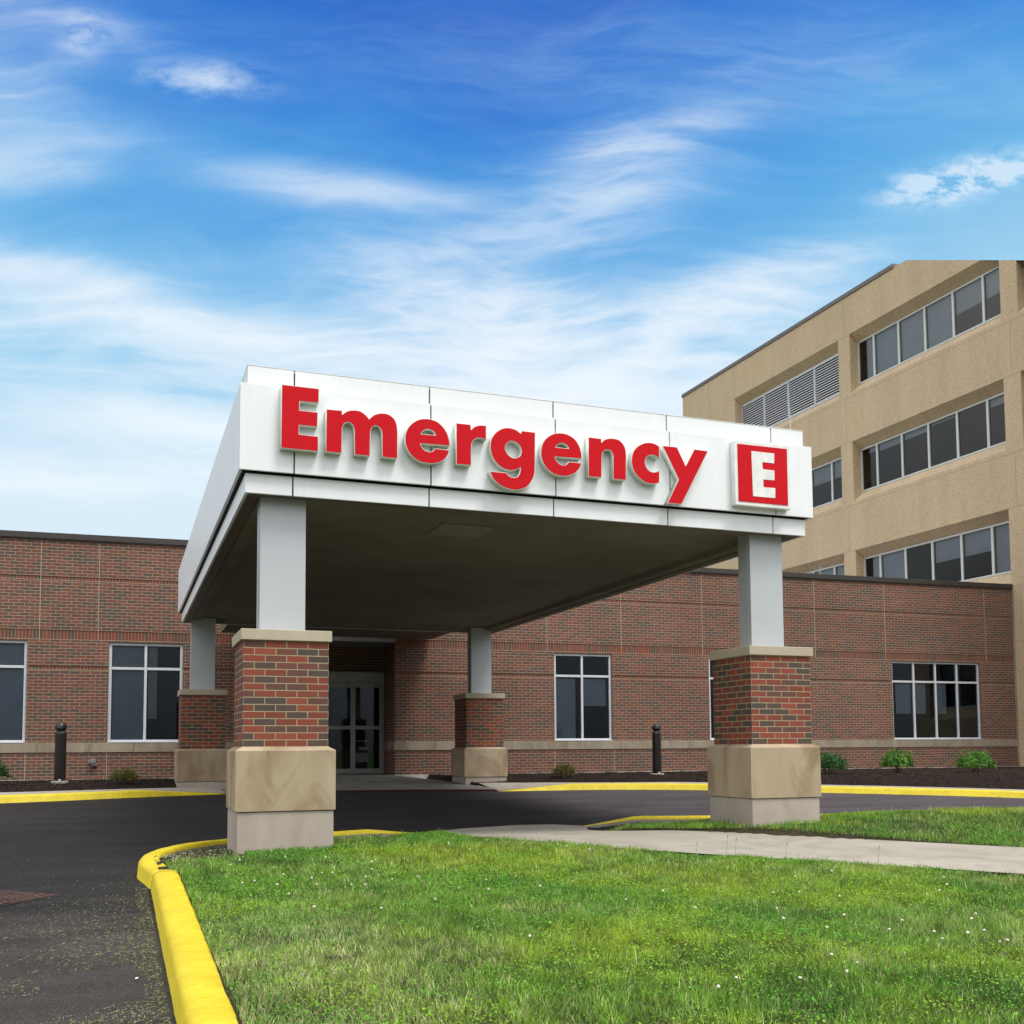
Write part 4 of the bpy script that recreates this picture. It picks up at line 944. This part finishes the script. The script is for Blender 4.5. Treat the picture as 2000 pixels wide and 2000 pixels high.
# mulch chips and bare soil gravel
def chips(name, x, y, z, s0, s1, cols, lab, cat):
    k = len(x); L_ = rng.uniform(s0, s1, k); w = L_ * rng.uniform(.25, .6, k); a = rng.uniform(0, 6.28, k); t = rng.normal(0, .35, (k, 2))
    V = []
    for su, sv in ((-1, -1), (1, -1), (1, 1), (-1, 1)):
        ox = su * np.cos(a) * L_ / 2 - sv * np.sin(a) * w / 2; oy = su * np.sin(a) * L_ / 2 + sv * np.cos(a) * w / 2
        V.append(np.c_[x + ox, y + oy, z + ox * t[:, 0] + oy * t[:, 1]])
    V = np.stack(V, 1).reshape(-1, 3); cols = np.array(cols); c = cols[rng.integers(0, len(cols), k)] * rng.uniform(.6, 1.4, (k, 1))
    tag(np_mesh(name, V, [np.arange(4 * k).reshape(-1, 4)], M['chip'], np.repeat(c[:, None], 4, 1).reshape(-1, 3)), lab, cat, kind='stuff')
x = rng.uniform(-4, 22, 60000); fy = np.where(x < 1.9, np.interp(x, [p[0] for p in D2], [p[1] for p in D2]), np.interp(x, [p[0] for p in E2], [p[1] for p in E2]))
y = fy + rng.random(60000) ** 1.3 * 4.0; wy = 24.01 - .04175 * x; ok = (y < wy - .05) & ((x < 1.0) | (x > 7.0) | ((x > 6.7) & (y > 21.5)))
x, y, fy = x[ok], y[ok], fy[ok]; zb = np.where(x > 6.9, np.minimum(np.vectorize(zr)(fy) + .115, .49), .50); z = zb + (.60 - zb) * np.minimum(1, (y - fy) / 1.3) + rng.uniform(.004, .02, len(x))
chips('mulch', x, y, z, .010, .030, [(.010, .007, .006), (.018, .012, .009), (.032, .020, .015), (.055, .038, .028)], 'dark shredded bark mulch in the beds along the brick wall', 'mulch')
x = rng.uniform(.3, 3.0, 5000); y = rng.uniform(9.6, 12, 5000); ok = inpoly(x, y, LAWN) & ((y > 10.7) | ((y > 9.7) & (x < 1.05)))
for a, b, c, d in PIERS: ok &= ~((x > a) & (x < b) & (y > c) & (y < d))
x1 = rng.uniform(7.6, 8.8, 1200); y1 = rng.uniform(11.0, 11.9, 1200)
x = np.r_[x[ok], x1]; y = np.r_[y[ok], y1]; z = Hs(x, y) + .003
chips('gravel', x, y, z, .008, .03, [(.10, .075, .055), (.20, .16, .12), (.05, .04, .03), (.34, .28, .23)], 'bare brown soil and grit around the foot of the near brick pier', 'gravel')

# shrubs
def shrub(name, x, y, zg, rad, hgt, nleaf, lsz, cols, lab, cat='shrub', grp=None, spiky=False, flower=False):
    t = empty(name, (x, y, zg)); tag(t, lab, cat, grp)
    m = MB(); tips = []
    for i in range(16):
        a = random.uniform(0, 6.28); rr = rad * random.uniform(.25, .85); hh = hgt * random.uniform(.45, .92)
        p1 = (math.cos(a) * rr * .5, math.sin(a) * rr * .5, hh * .55); p2 = (math.cos(a) * rr, math.sin(a) * rr, hh)
        m.cyl((math.cos(a) * .03, math.sin(a) * .03, 0), p1, .008, .005, 5, cap=False); m.cyl(p1, p2, .005, .002, 5, cap=False); tips.append((p1, p2))
    m.build('stems', mat_plain('shrub_stem', (.10, .07, .04), .9), t)
    k = nleaf
    th = rng.uniform(0, 6.28, k); ph = np.arccos(rng.uniform(-.25, 1, k)); lump = 1 + .22 * np.sin(3 * th + x) * np.sin(2.5 * ph) + .15 * np.sin(7 * th + 2)
    rr = rng.uniform(.45, 1.0, k) ** .55 * lump
    px = np.sin(ph) * np.cos(th) * rad * rr; py = np.sin(ph) * np.sin(th) * rad * rr; pz = hgt * .42 + np.cos(ph) * hgt * .55 * rr
    nr = np.c_[px, py, (pz - hgt * .3) * 1.2] + rng.normal(0, rad * .5, (k, 3)); nr /= np.linalg.norm(nr, axis=1)[:, None]
    u = np.cross(nr, rng.normal(0, 1, (k, 3))); u /= np.linalg.norm(u, axis=1)[:, None]; w = np.cross(nr, u)
    P = np.c_[px, py, np.maximum(pz, .03)]; L_ = lsz * rng.uniform(.6, 1.3, (k, 1)); W_ = L_ * (.45 if not spiky else .12)
    if spiky: u = np.c_[px * .6, py * .6, np.full(k, hgt * .5)] + rng.normal(0, .08, (k, 3)); u /= np.linalg.norm(u, axis=1)[:, None]; w = np.cross(u, rng.normal(0, 1, (k, 3))); w /= np.linalg.norm(w, axis=1)[:, None]
    V = np.stack([P - u * L_, P + w * W_, P + u * L_, P - w * W_], 1).reshape(-1, 3)
    cols = np.array(cols); c = cols[rng.integers(0, len(cols), k)] * rng.uniform(.6, 1.4, (k, 1))
    np_mesh('foliage', V, [np.arange(4 * k).reshape(-1, 4)], M['leaf'], np.repeat(c[:, None], 4, 1).reshape(-1, 3), parent=t)
    if flower:
        m = MB()
        for i in range(8):
            a = random.uniform(0, 6.28); q = rad * random.uniform(.2, .8); X, Y, Z = math.cos(a) * q, math.sin(a) * q, hgt * random.uniform(.85, 1.1)
            m.lathe([(0, Z - .01), (.02, Z), (.012, Z + .012), (0, Z + .014)], 7, c=(X, Y))
        m.build('blossoms', mat_plain('pink_petal', (.45, .12, .28), .7), t)
G1 = [(.075, .20, .03), (.12, .27, .035), (.045, .13, .02), (.16, .31, .05)]
GD = [(.022, .075, .020), (.035, .11, .025), (.05, .14, .03)]
GY_ = [(.13, .14, .03), (.19, .18, .05), (.08, .10, .025), (.24, .19, .07)]
shrub('green_shrub', 14.55, 19.1, .54, .42, .56, 1700, .034, GD + [(.06, .17, .03)], 'dark green leafy shrub just right of the right front pier', 'shrub', 'green shrubs in the right mulch bed')
shrub('green_shrub', 16.75, 19.45, .56, .36, .58, 1500, .034, G1, 'bright green upright shrub below the left part of the four-pane window', 'shrub', 'green shrubs in the right mulch bed')
shrub('green_shrub', 18.35, 18.75, .54, .43, .56, 1700, .034, G1, 'bright green rounded shrub below the right end of the four-pane window', 'shrub', 'green shrubs in the right mulch bed')
shrub('green_shrub', 19.45, 18.1, .52, .25, .26, 400, .03, GD, 'small low dark plant at the right end of the mulch bed', 'shrub', 'green shrubs in the right mulch bed')
shrub('green_shrub', -2.20, 20.9, .58, .36, .55, 1300, .030, GD, 'dark green shrub before the leftmost window', 'shrub')
shrub('spiky_shrub', .10, 21.2, .585, .24, .27, 900, .05, GY_, 'low yellowish spiky shrub beneath the window left of the canopy', 'shrub', 'low yellowish shrubs', spiky=True)
shrub('spiky_shrub', 8.85, 20.5, .575, .24, .29, 900, .05, GY_, 'low yellowish spiky shrub before the two-pane window right of the canopy', 'shrub', 'low yellowish shrubs', spiky=True)
shrub('flowering_plant', 12.2, 19.9, .56, .15, .30, 350, .028, GD, 'small green plant with pink blossoms behind the left edge of the right pier', 'plant', flower=True)
# pale stone, petals
bm = bmesh.new(); bmesh.ops.create_icosphere(bm, subdivisions=2, radius=.07)
for v in bm.verts: v.co.x *= 1.5; v.co.z *= .5; v.co += Vector((random.uniform(-.012, .012),) * 3)
me = bpy.data.meshes.new('pale_stone'); bm.to_mesh(me); bm.free(); me.materials.append(mat_plain('pale_stone', (.62, .60, .50), .8)); o = bpy.data.objects.new('pale_stone', me); C.objects.link(o); o.location = (17.35, 19.05, .565)
tag(o, 'pale whitish stone lying on the dark mulch between two green shrubs', 'stone')
for (x, y, z, rz, lb) in [(.105, 5.85, .022, .4, 'tiny crumpled white paper scrap on the asphalt beside the yellow kerb'), (.55, 9.0, .275, 1.1, 'tiny white paper scrap on the grass edge beside the yellow kerb')]:
    m = MB(); m.quad([(-.008, -.004, 0), (.008, -.003, .003), (.007, .005, .007), (-.007, .004, .004)]); m.quad([(-.008, -.004, 0), (-.007, .004, .004), (-.009, .0, .009)])
    tag(m.build('paper_scrap', M['sign_white'], loc=(x, y, z), rz=rz), lb, 'paper scrap')

# ------------------------------------------------------------------ sky, sun
def sky():
    w = bpy.data.worlds.new('World'); bpy.context.scene.world = w; w.use_nodes = True
    s = NT.__new__(NT); s.t = w.node_tree; s.n = s.t.nodes; s.n.clear(); out = s.n.new('ShaderNodeOutputWorld')
    tc = s.node('ShaderNodeTexCoord').outputs['Generated']
    SE, SR = R(62), math.atan2(.5, -.86)
    nis = s.node('ShaderNodeTexSky', sky_type='NISHITA'); nis.sun_disc = False; nis.sun_elevation = SE; nis.sun_rotation = SR; nis.air_density = 1.2; nis.dust_density = .3; nis.ozone_density = 3
    nc = s.mix(1.0, nis.outputs[0], (.065, .065, .065, 1), 'MULTIPLY')
    # chart of the sky around the building's axis: a to the right, b up
    yaw = .358916
    def dot(v):
        n = s.node('ShaderNodeVectorMath', operation='DOT_PRODUCT'); s.link(tc, n.inputs[0]); n.inputs[1].default_value = v; return n.outputs['Value']
    f = dot((math.sin(yaw), math.cos(yaw), 0)); r = dot((math.cos(yaw), -math.sin(yaw), 0)); z = dot((0, 0, 1))
    fs = s.math('MAXIMUM', f, .12); a = s.math('DIVIDE', r, fs); b = s.math('DIVIDE', z, fs)
    front = s.math('MULTIPLY', s.math('SUBTRACT', f, .35), 6, clamp=True)
    el = s.math('ARCSINE', z)      # elevation
    ch = s.node('ShaderNodeCombineXYZ'); s.link(a, ch.inputs[0]); s.link(b, ch.inputs[1])
    uvw = ch.outputs[0]
    tt = s.math('ADD', b, s.math('MULTIPLY', s.math('ABSOLUTE', s.math('SUBTRACT', a, -.02)), -.26))
    tt = s.math('SUBTRACT', tt, s.math('MULTIPLY', s.math('MAXIMUM', a, .1), .14))
    tt = s.math('ADD', tt, .014)
    tt = s.math('ADD', tt, s.math('MULTIPLY', s.math('SUBTRACT', s.noise(s.mapv(uvw, (1.6, 3.2, 1), rot=(0, 0, -.2)), 2.2, 4, .55), .5), .16))
    blue = s.ramp(tt, [(.16, (.56, .66, .73)), (.27, (.28, .51, .68)), (.38, (.115, .365, .63)), (.50, (.060, .275, .60)), (.61, (.030, .175, .54)), (.71, (.016, .110, .46))])
    base = s.mix(.08, blue, nc)
    # cirrus: warped chart, stretched fibres inside soft masks
    def warp(vec, sc, amp, seed):
        dn = s.node('ShaderNodeTexNoise'); s.link(s.mapv(vec, (sc, sc * 1.5, 1), (seed, seed * .7, 0)), dn.inputs['Vector']); dn.inputs['Scale'].default_value = 1; dn.inputs['Detail'].default_value = 3
        sb = s.node('ShaderNodeVectorMath', operation='SUBTRACT'); s.link(dn.outputs['Color'], sb.inputs[0]); sb.inputs[1].default_value = (.5, .5, .5)
        va = s.node('ShaderNodeVectorMath', operation='MULTIPLY_ADD'); s.link(sb.outputs[0], va.inputs[0]); va.inputs[1].default_value = (amp, amp * .6, 0); s.link(vec, va.inputs[2]); return va.outputs[0]
    w1 = warp(uvw, 3.0, .16, 1.3); w2 = warp(w1, 9.0, .045, 4.1)
    def fibre(rot, sx, sy, seed, p, detail=6):
        n = s.noise(s.mapv(w2, (sx, sy, 1), rot=(0, 0, rot), loc=(seed, seed, 0)), 1.0, detail, .58)
        return s.math('POWER', s.math('SUBTRACT', 1.0, s.math('ABSOLUTE', s.math('MULTIPLY', s.math('SUBTRACT', n, .5), 3.6)), clamp=True), p)
    fb1 = fibre(.16, 2.6, 17, 2.0, 2.1); fb2 = fibre(-.28, 4.5, 21, 7.0, 2.4); soft = s.noise(s.mapv(w2, (2.2, 7, 1), rot=(0, 0, .1), loc=(5, 2, 0)), 1.0, 6, .55)
    sw = s.node('ShaderNodeSeparateXYZ'); s.link(warp(uvw, 5.0, .05, 9.0), sw.inputs[0]); wa, wb = sw.outputs[0], sw.outputs[1]
    def blob(a0, b0, ra, rb, rot, amp):
        da = s.math('SUBTRACT', wa, a0); db = s.math('SUBTRACT', wb, b0); ca, sa = math.cos(rot), math.sin(rot)
        u = s.math('ADD', s.math('MULTIPLY', da, ca / ra), s.math('MULTIPLY', db, sa / ra))
        v = s.math('ADD', s.math('MULTIPLY', da, -sa / rb), s.math('MULTIPLY', db, ca / rb))
        q = s.math('ADD', s.math('MULTIPLY', u, u), s.math('MULTIPLY', v, v))
        return s.math('MULTIPLY', s.math('EXPONENT', s.math('MULTIPLY', q, -1.0)), amp)
    def total(L):
        acc = None
        for t in L:
            g = blob(*t); acc = g if acc is None else s.math('ADD', acc, g)
        return acc
    # (right, up, half width, half height, tilt, amount)
    SOFT = [(-.53, .582, .125, .026, .10, 1.35), (-.19, .556, .105, .019, -.12, .85), (-.08, .545, .07, .013, -.12, .30), (-.46, .468, .18, .024, -.22, 1.15), (-.24, .405, .17, .022, -.18, 1.0), (-.02, .372, .17, .035, -.12, .75),
            (-.30, .318, .13, .022, -.10, 1.1), (-.40, .262, .22, .022, 0, 1.0), (.12, .35, .20, .035, .05, .55), (.22, .315, .28, .04, .0, .70), (-.52, .67, .09, .08, 0, .55), (.06, .325, .36, .030, 0, .70), (-.50, .425, .14, .020, -.1, .6)]
    FIB = [(-.02, .430, .13, .040, -.35, 1.0), (.22, .445, .13, .030, .30, 1.0), (.10, .550, .10, .045, .30, .65), (.15, .610, .08, .018, .25, .50), (-.02, .50, .10, .02, .1, .35), (-.35, .40, .25, .07, -.15, .45), (.10, .38, .32, .07, 0, .70), (-.42, .72, .12, .02, -.3, .25), (.25, .68, .3, .05, -.05, .16), (.0, .30, .6, .06, 0, .4)]
    sf = s.math('MULTIPLY', total(SOFT), s.math('ADD', -.25, s.math('MULTIPLY', s.math('ADD', soft, s.math('MULTIPLY', fb1, .45)), 1.55)))
    ff = s.math('MULTIPLY', total(FIB), s.math('ADD', s.math('MULTIPLY', fb1, .80), s.math('ADD', s.math('MULTIPLY', fb2, .95), s.math('MULTIPLY', soft, .10))))
    puff = s.noise(s.mapv(w2, (1, 1.6, 1), rot=(0, 0, .2)), 20, 7, .62, .1)
    P3 = total([(-.303, .672, .050, .015, -.12, 1.25), (-.427, .713, .024, .020, .4, .8), (.470, .566, .075, .016, .20, 2.6), (.41, .552, .032, .014, .1, 1.6)])
    pf = s.math('MULTIPLY', s.math('MULTIPLY', P3, s.math('MULTIPLY', s.math('SUBTRACT', puff, .385), 4.4, clamp=True)), .95, clamp=True)
    every = s.math('MULTIPLY', s.math('MULTIPLY', fb1, fb2), .05)
    cl = s.math('SUBTRACT', 1.0, s.math('EXPONENT', s.math('MULTIPLY', s.math('ADD', s.math('MULTIPLY', s.math('ADD', sf, ff), .85), s.math('ADD', pf, every)), -1.0)))
    veil = s.math('MULTIPLY', s.math('SUBTRACT', .32, b), 2.4, clamp=True)
    cl = s.math('MAXIMUM', cl, s.math('MULTIPLY', veil, s.math('ADD', .0, s.math('MULTIPLY', soft, 1.0)), clamp=True))
    cl = s.math('MULTIPLY', cl, front)
    colr = s.mix(s.math('MULTIPLY', cl, .92), base, s.ramp(cl, [(.0, (.40, .62, .80)), (.45, (.62, .71, .78)), (1.0, (.73, .75, .775))]))
    # unseen sky behind the viewer: bright, broken cloud added as soft fill light
    n3 = s.noise(tc, 2.2, 5, .6)
    over = s.ramp(n3, [(.30, (.75, .82, .92)), (.60, (1.25, 1.26, 1.26))])
    over = s.mix(1.0, over, s.ramp(z, [(.0, .16), (.15, .33), (.35, 1.08), (.6, 1.2), (1.0, .92)]), 'MULTIPLY')  # low band dimmed to darken the door recess and window reflections
    fin = s.mix(front, over, colr)
    # below the horizon
    fin = s.mix(s.math('MULTIPLY', s.math('ADD', z, .02), -40, clamp=True), fin, (.10, .11, .09, 1))
    bg = s.node('ShaderNodeBackground'); s.link(fin, bg.inputs[0]); bg.inputs[1].default_value = 1.0
    s.link(bg.outputs[0], out.inputs[0])
    sd = bpy.data.lights.new('sun', 'SUN'); sd.energy = SUN; sd.angle = R(20); sd.color = (1, .96, .90)
    so = bpy.data.objects.new('sun', sd); C.objects.link(so)
    dirv = Vector((.24, -.42, 1.0)).normalized()    # towards the sun
    dirv = Vector((.30, -.52, 1.15)).normalized()
    so.rotation_euler = dirv.to_track_quat('Z', 'Y').to_euler(); so.location = (3, -10, 30)
    nis.sun_elevation = math.asin(dirv.z); nis.sun_rotation = math.atan2(dirv.x, dirv.y)
SUN = 1.9
sky()

# ------------------------------------------------------------------ camera
cd = bpy.data.cameras.new('camera'); cam = bpy.data.objects.new('camera', cd); C.objects.link(cam)
r2 = Vector((.936409, -.350857, -.006214)); u2 = Vector((-.01804, -.065815, .997669)); fw = Vector((.350448, .934114, .067959))
mt = Matrix((r2, u2, -fw)).transposed().to_4x4(); mt.translation = (0, 0, 1.2); cam.matrix_world = mt
cd.sensor_width = 36; cd.lens = 2041.204 / 2000 * 36; cd.shift_y = (1323.227 - 1000) / 2000; cd.clip_end = 3000; cd.clip_start = .05
sc = bpy.context.scene; sc.camera = cam
sc.render.resolution_x = 1024; sc.render.resolution_y = 1024
sc.view_settings.view_transform = 'Standard'; sc.view_settings.look = 'None'; sc.view_settings.gamma = 1; sc.view_settings.exposure = .42
sc.cycles.max_bounces = 6; sc.cycles.diffuse_bounces = 3; sc.cycles.glossy_bounces = 3; sc.cycles.adaptive_threshold = .02; sc.cycles.transparent_max_bounces = 12
